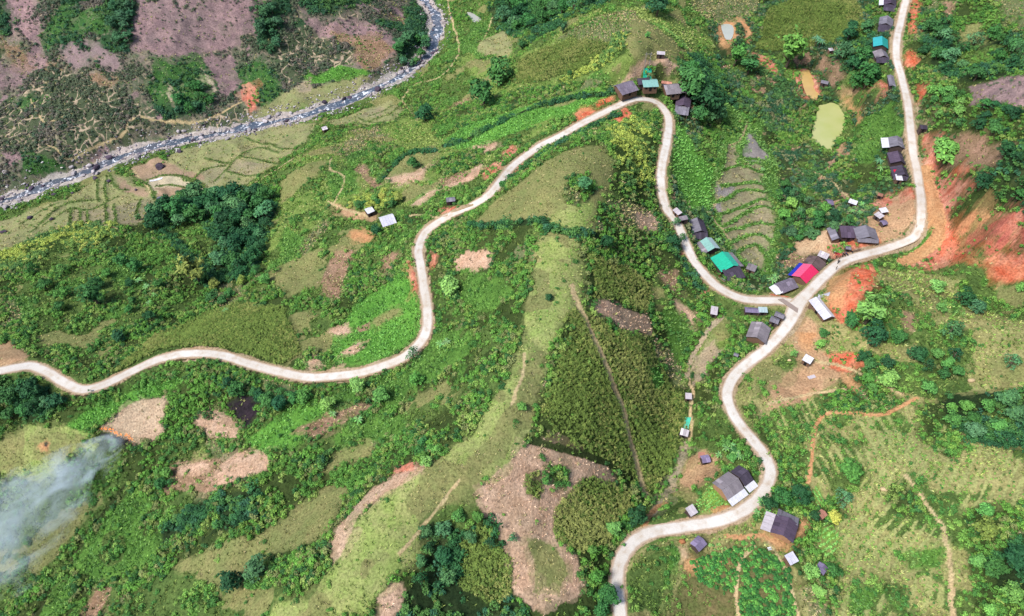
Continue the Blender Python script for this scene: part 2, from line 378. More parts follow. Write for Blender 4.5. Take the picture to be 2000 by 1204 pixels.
# ------------------------------------------------------------------ land cover, as polygons on the ground
# class: (colour 1, colour 2, relief m, shrub density, shrub tint set, tuft density, tuft tint set)
CL = {
 'weed':   ((106,130,70),(84,108,58), .25, .20, 'mid', .55, 'grass'),
 'lush':   ((106,150,68),(84,124,56), .18, .07, 'mid', .75, 'lush'),
 'vivid':  ((112,168,72),(94,150,62), .10, .015,'mid', .75, 'vivid'),
 'ridge':  ((158,176,100),(168,172,112),.10, .012,'mid', .40, 'ridge'),
 'olive':  ((150,148,98),(140,146,92),.12, .006,'mid', .35, 'olive'),
 'field':  ((176,170,116),(154,152,98),.15, .05,'mid', .50, 'ridge'),
 'meadow': ((138,160,86),(114,140,70),.20, .05, 'mid', .50, 'ridge'),
 'shrub':  ((62,80,42),(76,92,50), .30, .85, 'mix', .25, 'grass'),
 'shrubd': ((40,58,36),(52,70,42), .30, .85, 'dark', .10, 'grass'),
 'shruby': ((76,98,48),(64,86,44), .30, .85, 'yel', .2, 'grass'),
 'valley': ((60,80,48),(76,88,56), .30, .8, 'val', .2, 'grass'),
 'stalk':  ((72,88,44),(60,78,40), .15, .01, 'mid', .05, 'grass'),
 'fallow': ((122,130,92),(106,122,78),.20, .10, 'mid', .5, 'olive'),
 'pink':   ((220,186,162),(202,166,140),.14,.010,'mid', .06, 'olive'),
 'dry':    ((212,186,160),(200,172,146),.10,.0,'mid', .02, 'olive'),
 'brown':  ((176,142,120),(150,124,98),.16,.05,'mid', .25, 'olive'),
 'purple': ((182,152,152),(146,122,126),.22,.07,'far', .05, 'olive'),
 'pfield': ((166,142,144),(158,136,138),.08,.0,'far', .0, 'olive'),
 'far':    ((100,114,88),(138,128,114), .30, .5, 'far', .10, 'olive'),
 'fardark':((56,86,62),(66,94,62), .30, .60, 'fardark', .05, 'grass'),
 'fargrass':((76,120,60),(66,108,60),.22,.16,'fardark', .25, 'lush'),
 'net':    ((92,104,78),(82,94,70), .25, .30, 'far', .06, 'olive'),
 'paddy':  ((172,170,130),(162,152,122),.05,.0,'mid', .10, 'olive'),
 'paddyg': ((160,166,112),(164,160,118),.05,.01,'mid', .12, 'olive'),
 'paddyr': ((172,160,132),(158,154,116),.05,.0,'mid', .12, 'olive'),
 'paddyw': ((168,158,158),(176,168,164),.03,.0,'mid', .02, 'olive'),
 'sand':   ((222,206,176),(212,196,168),.05,.0,'mid', .0, 'olive'),
 'pinksoil':((186,158,136),(176,152,124),.06,.0,'mid', .02, 'olive'),
 'red':    ((232,150,118),(214,108,78),.5,.05,'mid', .06, 'olive'),
 'redpink':((232,166,142),(204,116,94),.5,.12,'mid', .08, 'olive'),
 'wine':   ((178,92,84),(214,130,112),.25,.01,'mid', .04, 'olive'),
 'tan':    ((206,170,134),(196,156,122),.08,.004,'mid', .05, 'olive'),
 'yard':   ((222,190,156),(208,170,136),.06,.0,'mid', .0, 'olive'),
 'path':   ((214,194,150),(204,180,138),.03,.0,'mid', .0, 'olive'),
 'redpath':((208,154,110),(214,166,122),.03,.0,'mid', .0, 'olive'),
 'shoulder':((196,174,146),(178,152,122),.06,.0,'mid', .04, 'olive'),
 'bund':   ((96,140,60),(84,124,54),.08,.06,'mid', .8, 'lush'),
 'bundk':  ((110,130,76),(96,116,66),.05,.0,'mid', .6, 'grass'),
 'crop':   ((104,112,66),(126,116,80),.10,.03,'mid', .2, 'grass'),
 'veg':    ((128,168,74),(150,156,94),.06,.0,'mid', .3, 'vivid'),
 'rock':   ((212,200,194),(176,166,162),.25,.0,'mid', .0, 'olive'),
 'burnt':  ((62,52,60),(40,36,42),.08,.0,'mid', .02, 'olive'),
 'gully':  ((176,164,140),(188,170,142),.12,.02,'mid', .12, 'olive'),
 'furrow': ((178,182,118),(166,170,112),.08,.0,'mid', .30, 'ridge'),
 'drain':  ((96,80,62),(78,70,52),.0,.0,'mid',.0,'olive'),
 'ditch':  ((70,82,48),(62,74,44),.05,.12,'dark', .4, 'grass'),
}
CN = list(CL); CI = {k: i for i, k in enumerate(CN)}
POLY = [
 # ---- far side of the river
 ('far', [(-500,-400),(860,-400),(845,0),(845,60),(800,120),(735,160),(690,182),(620,205),(500,235),(380,262),(300,276),(200,312),(130,338),(0,380),(-220,445),(-500,500)]),
 ('purple', [(-60,-60),(80,-60),(72,25),(105,60),(110,85),(82,100),(45,78),(20,60),(0,20),(-60,10)]),('purple', [(-60,110),(0,120),(30,135),(32,165),(0,172),(-60,160)]),
 ('brown', [(0,75),(30,88),(72,130),(55,137),(20,108),(0,92)]),('brown', [(95,115),(115,118),(135,150),(120,152),(95,128)]),
 ('purple', [(250,25),(290,5),(350,12),(420,10),(500,6),(560,30),(500,60),(440,98),(400,104),(330,115),(300,108),(248,90)]),('purple', [(340,-60),(520,-60),(500,12),(420,8),(350,2)]),
 ('purple', [(585,28),(640,45),(665,38),(700,30),(760,60),(786,95),(742,135),(700,142),(684,110),(640,70),(600,62)]),('brown', [(640,60),(690,75),(740,70),(770,95),(742,130),(715,140),(690,110)]),
 ('brown', [(748,18),(800,35),(797,50),(770,44)]),('purple', [(400,110),(450,120),(480,150),(440,190),(415,170)]),
 ('fardark', [(205,-60),(272,-60),(255,40),(250,100),(212,92)]),('fardark', [(500,0),(545,5),(556,70),(550,112),(502,100)]),('fardark', [(560,-60),(740,-60),(720,10),(660,30),(590,30)]),
 ('fardark', [(772,92),(800,60),(790,20),(840,-60),(860,-60),(845,60),(825,118),(790,140)]),('fardark', [(0,0),(20,30),(25,60),(0,70),(-60,60),(-60,0)]),('fardark',[(350,160),(400,160),(425,195),(400,225),(330,232),(295,215),(300,195)]),
 ('fargrass', [(112,20),(205,15),(215,60),(200,75),(150,60),(110,80),(90,100),(80,60)]),('fargrass', [(300,120),(392,106),(412,130),(420,180),(380,200),(310,205),(285,165)]),('fargrass', [(455,125),(520,118),(545,150),(560,205),(520,225),(470,165)]),
 ('fargrass', [(120,190),(40,180),(20,200),(100,230),(180,230)]),('fargrass', [(50,290),(130,285),(120,330),(40,350)]),
 ('pfield', [(118,85),(140,72),(160,95),(177,112),(168,140),(138,132),(118,106)]),('pfield', [(150,70),(175,75),(205,97),(238,125),(222,142),(197,126),(178,108),(160,84)]),('brown', [(170,145),(200,138),(232,158),(225,172),(190,166)]),
 ('net', [(-60,250),(90,185),(170,165),(230,180),(280,205),(300,215),(290,250),(230,262),(190,300),(130,325),(60,300),(0,300)]),('net', [(528,60),(600,55),(695,95),(690,120),(600,152),(556,172),(540,110)]),('net', [(400,240),(470,205),(500,225),(420,252)]),('net',[(60,140),(110,130),(170,165),(120,185),(40,190)]),
 ('vivid', [(592,150),(640,135),(690,128),(728,145),(700,160),(600,164)]),('paddyg', [(555,182),(640,165),(725,150),(705,175),(640,200),(560,220),(490,230)]),('gully', [(575,165),(610,155),(612,180),(585,182)]),
 ('sand', [(395,135),(404,150),(420,178),(410,182),(395,155)]),('sand', [(320,165),(334,175),(350,200),(340,205)]),('redpink', [(470,165),(490,158),(508,185),(500,215),(488,220),(475,195)]),('sand', [(98,250),(108,260),(112,285),(104,283)]),
 # ---- river flats
 ('weed', [(-220,470),(0,395),(130,352),(300,300),(500,255),(700,200),(800,150),(815,200),(640,270),(540,330),(310,400),(240,460),(60,500),(-220,600)]),
 ('paddyg', [(-100,470),(0,432),(60,408),(120,392),(150,372),(205,342),(250,345),(285,370),(312,402),(262,440),(238,455),(180,437),(120,448),(60,475),(0,490),(-100,530)]),
 ('paddyr', [(140,412),(200,408),(290,385),(305,402),(262,438),(236,452),(180,432),(142,440)]),('pinksoil', [(225,345),(245,352),(290,378),(285,386),(240,375),(232,362)]),
 ('paddyg', [(325,300),(400,280),(470,260),(545,242),(618,238),(598,278),(540,318),(480,362),(405,372),(375,340),(330,325)]),
 ('paddyr', [(440,335),(465,312),(500,318),(535,322),(500,340),(470,345)]),('paddy', [(380,345),(420,320),(440,322),(440,345),(420,365),(400,370)]),
 ('pinksoil', [(258,328),(310,306),(345,325),(398,343),(395,355),(340,345),(280,356),(258,345)]),('sand', [(285,356),(320,344),(352,346),(382,358),(402,372),(380,384),(345,388),(312,386),(300,374)]),('pinksoil', [(300,368),(340,364),(378,370),(365,384),(312,388)]),
 ('paddyg', [(640,238),(700,218),(760,195),(790,215),(775,235),(720,246),(660,252)]),('paddy', [(700,226),(740,208),(755,212),(735,230)]),
 # ---- left knoll and wooded gully
 ('shrub', [(-200,540),(0,500),(80,460),(240,440),(300,440),(560,350),(560,470),(520,540),(620,585),(500,610),(300,690),(230,725),(120,725),(0,680),(-200,720)]),
 ('weed', [(30,560),(120,500),(210,500),(300,560),(260,640),(200,700),(100,690),(40,640)]),('lush', [(210,490),(270,490),(290,570),(240,590),(215,540)]),
 ('shruby', [(-100,545),(0,495),(80,458),(160,432),(240,440),(228,470),(200,495),(120,492),(40,520),(-60,560)]),
 ('shrubd', [(285,420),(350,378),(450,372),(548,360),(542,400),(522,470),(500,530),(455,548),(400,562),(350,520),(330,470),(285,450)]),
 ('weed', [(330,440),(380,430),(420,470),(400,500),(360,480)]),
 ('stalk', [(225,725),(262,690),(300,655),(400,610),(470,592),(520,590),(600,585),(650,600),(660,640),(620,670),(590,705),(540,715),(470,698),(400,675),(330,680),(270,705)]),
 ('weed', [(560,600),(680,590),(690,640),(650,700),(600,722),(560,720),(590,690)]),('shrub', [(500,600),(520,570),(560,575),(640,585),(690,610),(650,620),(560,600)]),
 ('meadow', [(530,420),(560,345),(600,310),(660,290),(740,340),(720,400),(690,410),(660,400),(640,440),(605,500),(560,530),(520,525),(520,470)]),('lush', [(520,520),(560,440),(600,470),(590,500),(540,540)]),
 ('olive', [(545,360),(600,320),(640,310),(620,345),(580,375),(550,400)]),('olive', [(520,530),(590,500),(640,510),(630,560),(560,580)]),
 ('fallow', [(582,490),(605,458),(640,425),(652,425),(622,470),(600,500)]),('brown', [(628,545),(655,492),(690,488),(680,525),(665,570),(655,590),(635,575)]),('shrub', [(680,500),(740,470),(790,440),(800,480),(770,520),(720,560),(670,590),(665,570),(690,530)]),
 ('brown', [(745,510),(770,490),(778,500),(760,530),(748,540)]),('shrub', [(660,590),(720,560),(760,520),(770,540),(720,590),(680,620)]),
 ('vivid', [(690,600),(740,560),(790,530),(815,570),(824,620),(815,655),(770,690),(720,710),(660,715),(640,690),(660,640)]),('olive', [(720,625),(780,600),(785,612),(740,640)]),('lush', [(560,720),(600,690),(650,690),(640,715),(600,725)]),
 ('pink', [(648,640),(678,628),(682,650),(655,655)]),('pink', [(660,690),(700,668),(722,660),(712,680),(680,695)]),('brown',[(690,640),(720,628),(722,640),(700,650)]),('pink', [(600,705),(625,700),(630,718),(605,722)]),('pink',[(648,712),(668,710),(670,722),(650,722)]),
 # ---- meadow between river and road
 ('meadow', [(545,335),(640,275),(800,225),(830,160),(900,110),(1000,60),(1100,40),(1200,15),(1280,20),(1400,80),(1350,140),(1210,165),(1000,290),(905,355),(830,405),(720,400),(740,340),(650,300)]),
 ('weed', [(880,-60),(1000,-60),(980,60),(905,110),(850,110),(870,40)]),('lush', [(870,60),(905,50),(930,90),(880,105)]),('lush', [(930,30),(960,60),(990,100),(950,120),(900,100)]),
 ('paddyg', [(945,75),(985,60),(1000,85),(1000,108),(950,110),(930,100)]),
 ('shrubd', [(955,-60),(1210,-60),(1190,5),(1100,48),(1040,80),(1000,72),(960,50)]),('weed', [(1000,80),(1040,80),(1100,55),(1060,90),(1005,110)]),
 ('weed', [(800,160),(900,130),(930,160),(900,200),(830,235),(790,225)]),('brown', [(885,200),(915,192),(925,205),(900,215),(880,212)]),
 ('shrub', [(840,232),(900,205),(960,190),(1090,165),(1190,162),(1200,178),(1090,186),(1000,214),(900,250),(860,272),(845,255)]),
 ('vivid', [(862,276),(900,250),(1000,216),(1090,188),(1195,180),(1200,195),(1110,225),(1010,258),(940,285),(890,294)]),('olive',[(1050,200),(1130,190),(1120,200),(1060,215)]),
 ('lush', [(640,330),(700,320),(760,330),(740,345),(690,330),(700,380),(650,395)]),('fallow', [(640,290),(700,262),(760,262),(740,285),(680,310)]),('fallow', [(680,255),(740,248),(745,262),(700,275)]),('shrub', [(650,248),(700,238),(705,252),(660,262)]),
 ('lush', [(680,300),(740,290),(760,320),(720,345),(670,340)]),('shrub', [(710,270),(770,285),(800,300),(780,325),(750,345),(730,310)]),
 ('olive', [(740,350),(790,302),(850,282),(860,300),(840,330),(828,352),(780,365)]),('pink', [(742,352),(770,345),(800,340),(838,318),(826,352),(780,365)]),
 ('pink', [(800,402),(830,380),(860,368),(905,345),(945,310),(930,345),(880,372),(835,400)]),('brown', [(855,355),(900,328),(918,340),(890,358),(860,368)]),('pink',[(925,285),(970,278),(975,290),(940,302)]),
 ('brown', [(688,332),(715,320),(722,345),(748,358),(735,372),(708,350)]),('shrub', [(845,320),(900,295),(945,292),(940,320),(880,345),(850,345)]),('lush',[(820,400),(860,372),(900,360),(890,385),(840,410)]),
 ('shruby', [(680,408),(700,385),(760,372),(792,388),(785,400),(740,408)]),
 ('weed', [(640,400),(690,420),(740,450),(790,430),(850,425),(810,470),(790,500),(740,480),(700,490),(640,450)]),
 ('tan', [(640,395),(660,402),(700,418),(735,420),(735,436),(700,432),(670,425)]),('redpath', [(680,455),(705,445),(735,458),(720,475),(690,472)]),('lush', [(770,470),(790,440),(850,424),(846,440),(810,465)]),
 ('stalk', [(1012,118),(1070,92),(1140,65),(1195,45),(1205,75),(1160,120),(1120,140),(1060,160),(1005,165)]),('fallow', [(1090,75),(1200,25),(1240,22),(1262,45),(1215,80),(1150,80)]),
 ('olive', [(1235,28),(1300,70),(1400,105),(1345,132),(1300,118),(1240,112),(1222,85)]),('weed',[(1300,60),(1400,90),(1390,115),(1330,100)]),
 ('shruby', [(1200,66),(1226,66),(1220,105),(1170,135),(1135,150),(1100,165),(1090,155),(1150,125),(1192,95)]),('pink', [(1205,155),(1240,128),(1290,115),(1330,132),(1310,140),(1250,142)]),('lush', [(1260,130),(1290,125),(1300,140),(1260,148)]),
 # ---- hill inside the loop and the ridge
 ('shrub', [(850,440),(900,420),(960,390),(1010,345),(1060,310),(1120,275),(1200,230),(1235,212),(1280,215),(1292,250),(1284,310),(1280,380),(1296,420),(1325,470),(1345,520),(1400,585),(1390,640),(1345,720),(1338,860),(1300,960),(1200,1040),(1195,1204),(1000,1300),(600,1300),(480,1230),(300,1300),(-100,1300),(-100,860),(120,790),(210,770),(330,725),(440,720),(600,760),(720,750),(800,710),(845,660),(850,600),(836,520)]),
 ('shruby', [(1190,250),(1235,225),(1280,260),(1275,350),(1240,380),(1200,330)]),
 ('olive', [(922,440),(960,402),(1010,360),(1060,322),(1130,284),(1180,288),(1196,318),(1192,370),(1166,410),(1160,460),(1100,452),(1060,438),(990,442)]),
 ('ridge', [(1060,438),(1100,400),(1160,400),(1160,460),(1110,456)]),('shrub', [(1095,385),(1120,345),(1155,345),(1160,380),(1130,405),(1100,400)]),
 ('fallow', [(1188,395),(1230,398),(1262,408),(1292,432),(1290,455),(1250,450),(1205,430)]),('pink', [(1235,415),(1275,420),(1292,440),(1285,455),(1250,448)]),
 ('shrub', [(850,455),(920,448),(1040,438),(1046,500),(1050,560),(1020,640),(880,640),(848,600)]),('pink', [(884,508),(915,490),(955,494),(960,522),(920,537),(890,530)]),
 ('lush', [(640,770),(740,745),(800,720),(850,650),(900,640),(940,660),(900,740),(860,800),(760,860),(640,880),(540,880),(480,865),(560,800)]),('vivid', [(480,865),(545,812),(600,795),(660,790),(640,820),(570,870),(510,890)]),
 ('lush', [(900,520),(960,540),(1000,570),(960,610),(900,600)]),
 ('brown', [(568,845),(640,810),(700,790),(725,795),(700,812),(620,855)]),('olive', [(640,880),(720,860),(740,880),(660,915),(560,960),(600,900)]),('weed', [(790,760),(830,770),(870,740),(900,760),(850,820),(790,830)]),
 ('ridge', [(1046,470),(1090,450),(1130,470),(1141,520),(1136,600),(1095,640),(1076,720),(1032,852),(960,950),(930,985),(860,1040),(780,1120),(720,1204),(480,1260),(460,1204),(600,1160),(652,1110),(690,1020),(745,970),(800,925),(930,842),(1000,730),(1030,610)]),
 ('olive', [(1030,690),(1075,680),(1040,800),(990,880),(900,960),(830,1000),(880,930),(960,850),(1010,770)]),
 ('pink', [(790,915),(835,905),(808,930),(742,970),(695,1012),(682,1062),(652,1112),(644,1062),(660,1022),(720,962)]),('redpink', [(765,915),(805,905),(808,918),(770,925)]),
 ('shrub', [(1140,470),(1165,455),(1190,440),(1300,460),(1345,520),(1390,600),(1340,690),(1260,650),(1160,600)]),('stalk', [(1150,500),(1220,520),(1280,560),(1260,610),(1200,585),(1160,590)]),('weed', [(1270,560),(1340,570),(1370,640),(1345,690),(1290,650)]),
 ('lush', [(1265,620),(1300,600),(1360,640),(1350,690),(1320,710),(1285,690)]),
 ('stalk', [(1100,618),(1135,608),(1200,645),(1262,660),(1282,700),(1335,775),(1338,850),(1302,930),(1262,965),(1240,935),(1185,900),(1120,882),(1031,852),(1052,780),(1078,720)]),
 ('shrub', [(1090,640),(1105,625),(1120,640),(1090,720),(1060,800),(1090,860),(1060,860),(1034,850),(1052,780)]),('vivid', [(1268,720),(1290,715),(1300,760),(1280,760)]),('fallow', [(1270,655),(1300,670),(1330,720),(1335,760),(1305,735),(1280,695)]),
 ('pink', [(1160,592),(1200,590),(1266,616),(1272,650),(1225,642),(1160,616)]),('brown', [(1286,532),(1326,530),(1332,560),(1310,572)]),('pink', [(1310,582),(1340,602),(1366,630),(1358,642),(1322,606)]),
 ('pink', [(1030,860),(1120,885),(1190,905),(1200,940),(1150,950),(1095,995),(1082,1050),(1130,1090),(1152,1130),(1142,1160),(1100,1180),(1060,1190),(1000,1160),(990,1080),(960,1010),(930,965),(980,915)]),
 ('olive', [(1030,1060),(1070,1060),(1110,1120),(1100,1160),(1040,1150)]),('weed',[(1060,900),(1120,925),(1110,960),(1070,940)]),
 ('stalk', [(1112,972),(1150,930),(1200,945),(1225,960),(1235,990),(1200,1010),(1190,1050),(1150,1090),(1082,1050),(1086,1000)]),('stalk', [(1027,925),(1050,915),(1062,960),(1058,985),(1034,972)]),
 ('shrubd', [(815,1015),(860,1000),(930,982),(955,1010),(990,1080),(1000,1160),(1050,1230),(740,1230),(800,1150),(835,1100)]),('stalk', [(905,1065),(945,1010),(990,1080),(1000,1160),(960,1190),(900,1140)]),('pink', [(745,1170),(775,1140),(790,1160),(770,1204),(730,1230)]),
 ('shrub', [(1130,1090),(1195,1060),(1200,1204),(1060,1230),(1060,1190),(1142,1160)]),
 # ---- lower left
 ('shrubd', [(-100,770),(-20,740),(60,745),(130,775),(120,800),(60,820),(0,830),(-100,860)]),
 ('vivid', [(130,838),(170,805),(250,765),(345,738),(360,745),(320,768),(250,792),(205,822),(165,842)]),('dry', [(200,832),(250,792),(342,764),(325,810),(312,852),(272,866),(240,852)]),('shrub', [(330,770),(420,740),(450,770),(440,810),(350,840),(318,830)]),
 ('weed', [(310,855),(380,840),(410,890),(330,900)]),
 ('ridge', [(-60,880),(0,860),(60,826),(168,845),(200,858),(190,880),(130,925),(80,945),(0,925),(-60,920)]),('olive', [(60,850),(160,850),(130,900),(60,900)]),
 ('weed', [(150,880),(250,880),(240,940),(180,1000),(100,1100),(0,1200),(-100,1200),(-100,960),(0,940),(80,945)]),
 ('lush', [(90,1180),(170,1060),(250,960),(310,985),(330,1060),(300,1105),(230,1130),(180,1150),(130,1230),(60,1230)]),('brown', [(155,1204),(185,1155),(225,1132),(215,1160),(180,1230),(140,1240)]),
 ('shrubd', [(305,1005),(400,970),(520,955),(560,905),(640,872),(650,900),(600,950),(520,1000),(440,1040),(320,1075)]),
 ('olive', [(335,1105),(420,1070),(500,1050),(590,985),(660,935),(680,955),(640,1040),(560,1080),(500,1095),(480,1140),(400,1140)]),('redpath', [(360,1128),(400,1135),(440,1160),(500,1170),(470,1180),(420,1160)]),
 ('pink', [(382,812),(430,800),(470,832),(466,862),(420,860),(388,840)]),('brown', [(332,902),(400,890),(440,900),(420,960),(345,962),(310,975)]),('pink', [(340,905),(400,895),(410,920),(350,930)]),('pink', [(430,905),(470,880),(535,890),(522,922),(470,940),(420,955),(415,935)]),
 ('burnt', [(440,792),(470,770),(505,775),(510,800),(485,832),(460,815)]),
 ('weed', [(200,1204),(330,1110),(480,1145),(560,1150),(500,1230),(200,1240)]),
 # ---- valley east of the hairpin
 ('valley', [(1340,-60),(1760,-60),(1745,110),(1765,240),(1785,330),(1790,440),(1700,490),(1560,540),(1520,560),(1460,570),(1350,470),(1310,400),(1310,300),(1320,230),(1330,120),(1400,100)]),
 ('shrubd', [(1325,110),(1400,110),(1430,180),(1440,230),(1410,245),(1360,235),(1340,190)]),('vivid', [(1320,245),(1342,250),(1362,300),(1402,330),(1408,365),(1390,410),(1345,410),(1315,350)]),('lush', [(1395,190),(1440,215),(1500,240),(1490,260),(1450,270),(1410,270),(1390,250)]),
 ('weed', [(1360,250),(1410,265),(1420,285),(1405,330),(1370,300)]),('fallow', [(1345,-60),(1470,-60),(1480,20),(1440,50),(1380,40),(1350,10)]),
 ('stalk', [(1475,95),(1500,15),(1640,-30),(1695,30),(1672,75),(1600,90),(1545,105)]),
 ('redpath', [(1397,50),(1420,36),(1440,42),(1440,80),(1425,92),(1408,92),(1402,70)]),('redpath', [(1435,30),(1455,40),(1470,60),(1465,88),(1455,88),(1458,62)]),
 ('redpink', [(1466,98),(1505,115),(1522,140),(1505,142),(1490,125)]),('redpink', [(1545,138),(1572,132),(1586,138),(1600,185),(1590,198),(1570,190),(1555,165)]),
 ('brown', [(1600,100),(1635,125),(1650,150),(1625,165),(1605,140)]),('redpink', [(1690,172),(1725,175),(1730,195),(1705,192)]),('tan', [(1632,165),(1690,165),(1680,180),(1640,178)]),
 ('weed', [(1580,195),(1650,195),(1672,240),(1660,280),(1625,305),(1575,285),(1570,240)]),('redpath', [(1640,185),(1662,190),(1678,220),(1692,232),(1680,250),(1672,225),(1655,205)]),('tan', [(1622,295),(1648,280),(1655,290),(1640,305)]),
 ('lush', [(1665,250),(1740,200),(1765,250),(1740,300),(1690,330),(1660,310)]),('bund', [(1400,275),(1440,255),(1475,250),(1515,300),(1530,440),(1520,500),(1490,545),(1440,505),(1390,430),(1385,400)]),
 ('paddy', [(1420,284),(1438,280),(1443,310),(1446,325),(1480,338),(1496,372),(1512,410),(1514,445),(1505,475),(1490,485),(1500,520),(1488,530),(1440,495),(1412,440),(1398,405),(1400,370),(1408,330)]),
 ('paddyw', [(1456,265),(1463,258),(1472,268),(1482,288),(1499,303),(1496,315),(1475,312),(1454,311)]),('paddyw', [(1404,370),(1440,366),(1432,380),(1408,388)]),('paddyw', [(1394,398),(1412,402),(1410,418),(1398,416)]),('paddyr', [(1440,430),(1475,412),(1510,414),(1516,440),(1478,436),(1450,442)]),('paddyr', [(1442,496),(1474,484),(1488,500),(1500,525),(1490,530),(1462,508)]),('paddyr', [(1430,478),(1472,462),(1500,472),(1500,490),(1475,478),(1440,490)]),('paddyr', [(1415,285),(1438,282),(1440,310),(1412,330)]),('paddyr', [(1450,318),(1474,322),(1492,330),(1490,342),(1470,337),(1452,328)]),
 ('lush', [(1500,330),(1515,380),(1530,440),(1522,490),(1505,540),(1485,545),(1500,500),(1515,450),(1508,400)]),
 ('yard', [(1555,472),(1590,462),(1622,456),(1645,470),(1640,490),(1615,505),(1575,500),(1556,492)]),('redpink', [(1612,485),(1660,470),(1720,468),(1718,478),(1670,490),(1630,510)]),('tan', [(1690,430),(1720,400),(1745,385),(1782,370),(1790,430),(1760,465),(1710,482)]),('redpink', [(1690,395),(1740,380),(1745,400),(1710,408)]),('redpink', [(1765,370),(1785,365),(1788,390),(1765,392)]),
 ('brown', [(1530,510),(1560,500),(1590,505),(1560,525),(1535,535)]),('burnt', [(200,839),(225,845),(240,852),(256,858),(264,864),(255,872),(235,862),(215,852),(203,848)]),('redpath', [(70,872),(88,864),(100,872),(92,884),(76,884)]),('burnt', [(84,868),(92,867),(95,873),(88,877),(83,874)]),('red', [(1500,575),(1515,572),(1545,580),(1535,588),(1500,586)]),('veg', [(1605,378),(1625,372),(1628,384),(1608,386)]),
 ('shrubd', [(1640,75),(1700,60),(1712,100),(1715,160),(1690,170),(1650,150)]),('valley', [(1690,0),(1712,10),(1720,60),(1700,70),(1680,40)]),
 # ---- right hill
 ('shrub', [(1775,-60),(2200,-60),(2200,560),(2000,560),(1960,530),(1830,380),(1805,300),(1790,210),(1768,120),(1775,60)]),
 ('shrubd', [(1790,20),(1850,20),(1860,70),(1960,60),(2000,80),(2000,140),(1900,160),(1860,150),(1800,100)]),('shrubd', [(1940,300),(2200,280),(2200,440),(2000,420),(1960,380),(1900,370)]),
 ('fallow', [(1890,-60),(2200,-60),(2200,60),(2000,60),(1950,20)]),('brown', [(1845,0),(1868,0),(1865,30),(1850,35)]),('olive', [(1870,52),(1912,42),(1930,78),(1918,92),(1880,90)]),('purple', [(1895,168),(1960,152),(2100,160),(2100,215),(1990,212),(1900,202)]),('brown', [(1845,270),(1920,265),(1990,285),(1930,335),(1870,325)]),
 ('red', [(1782,-40),(1812,-40),(1800,0),(1790,40),(1778,50)]),('red', [(1775,45),(1792,45),(1798,65),(1782,65)]),('red', [(1765,100),(1785,105),(1795,118),(1782,135),(1770,130)]),('red', [(1790,165),(1812,160),(1808,190),(1795,200)]),('shoulder', [(1785,200),(1800,200),(1812,260),(1822,330),(1800,330)]),('redpink', [(1795,250),(1815,260),(1825,330),(1840,360),(1815,370),(1800,310)]),('red', [(1865,330),(1890,325),(1895,340),(1870,345)]),
 ('redpink', [(1812,350),(1850,345),(1900,362),(1905,385),(1880,410),(1850,440),(1830,430),(1820,400)]),('shrub', [(1850,400),(1900,375),(1950,390),(1960,420),(1900,420),(1862,460),(1850,440)]),('redpath', [(1880,435),(1915,405),(1940,420),(1930,440),(1880,445)]),
 ('wine', [(1905,450),(1955,430),(1975,470),(1960,490),(1930,492),(1910,475)]),('redpink', [(1955,400),(1968,420),(1995,470),(1985,475),(1965,445)]),('wine', [(1980,420),(2100,420),(2100,480),(2000,475)]),
 ('red', [(1840,510),(1860,495),(1920,500),(1990,510),(2100,505),(2100,570),(2000,548),(1930,528),(1860,522)]),('redpink', [(1800,500),(1835,480),(1870,500),(1850,520),(1800,525),(1770,520)]),('brown', [(1830,470),(1870,460),(1910,490),(1870,500),(1840,495)]),
 # ---- lower right
 ('field', [(1400,800),(1530,660),(1620,560),(1720,525),(1790,525),(1860,545),(2000,565),(2200,600),(2200,1300),(1240,1300),(1215,1200),(1225,1090),(1260,1062),(1440,1020),(1520,960),(1520,900),(1450,810)]),
 ('shrub', [(1690,560),(1720,550),(1770,580),(1760,620),(1730,640),(1690,640)]),('weed', [(1740,580),(1800,600),(1830,640),(1780,680),(1720,660)]),('brown', [(1760,600),(1790,610),(1790,650),(1765,640)]),('weed', [(1880,540),(2000,560),(2100,600),(2100,640),(1960,620),(1900,600)]),
 ('shrub', [(1640,700),(1700,680),(1760,720),(1720,800),(1660,800),(1640,760)]),('weed', [(1800,640),(1900,640),(1900,720),(1850,740),(1790,720)]),
 ('lush',[(1830,580),(1870,590),(1880,620),(1850,615)]),
 ('red', [(1614,592),(1622,545),(1650,530),(1705,514),(1716,530),(1700,565),(1668,635),(1640,628)]),('redpath', [(1620,545),(1655,525),(1660,560),(1640,600),(1612,590)]),('shrub', [(1690,560),(1705,580),(1690,620),(1665,655),(1665,640)]),
 ('tan', [(1535,640),(1565,620),(1600,640),(1600,680),(1640,698),(1665,720),(1620,755),(1560,790),(1500,800),(1500,765),(1560,720),(1545,670)]),('red', [(1620,690),(1680,690),(1690,710),(1650,725),(1625,715)]),('redpath',[(1555,650),(1595,650),(1590,690),(1560,680)]),('weed', [(1500,720),(1540,690),(1560,710),(1530,750),(1490,770),(1470,790)]),('redpath',[(1640,720),(1670,735),(1665,760),(1650,745)]),
 ('shrub', [(1590,770),(1700,745),(1770,790),(1720,805),(1640,800)]),('shrub', [(1450,790),(1480,790),(1520,850),(1560,870),(1580,940),(1540,960),(1515,930),(1500,880)]),
 ('weed', [(1600,840),(1680,860),(1700,940),(1650,980),(1600,930)]),('shrub', [(1780,790),(1850,790),(1890,870),(1860,900),(1800,860)]),('shrubd', [(1820,770),(2200,720),(2200,900),(1990,870),(1900,862),(1850,820)]),
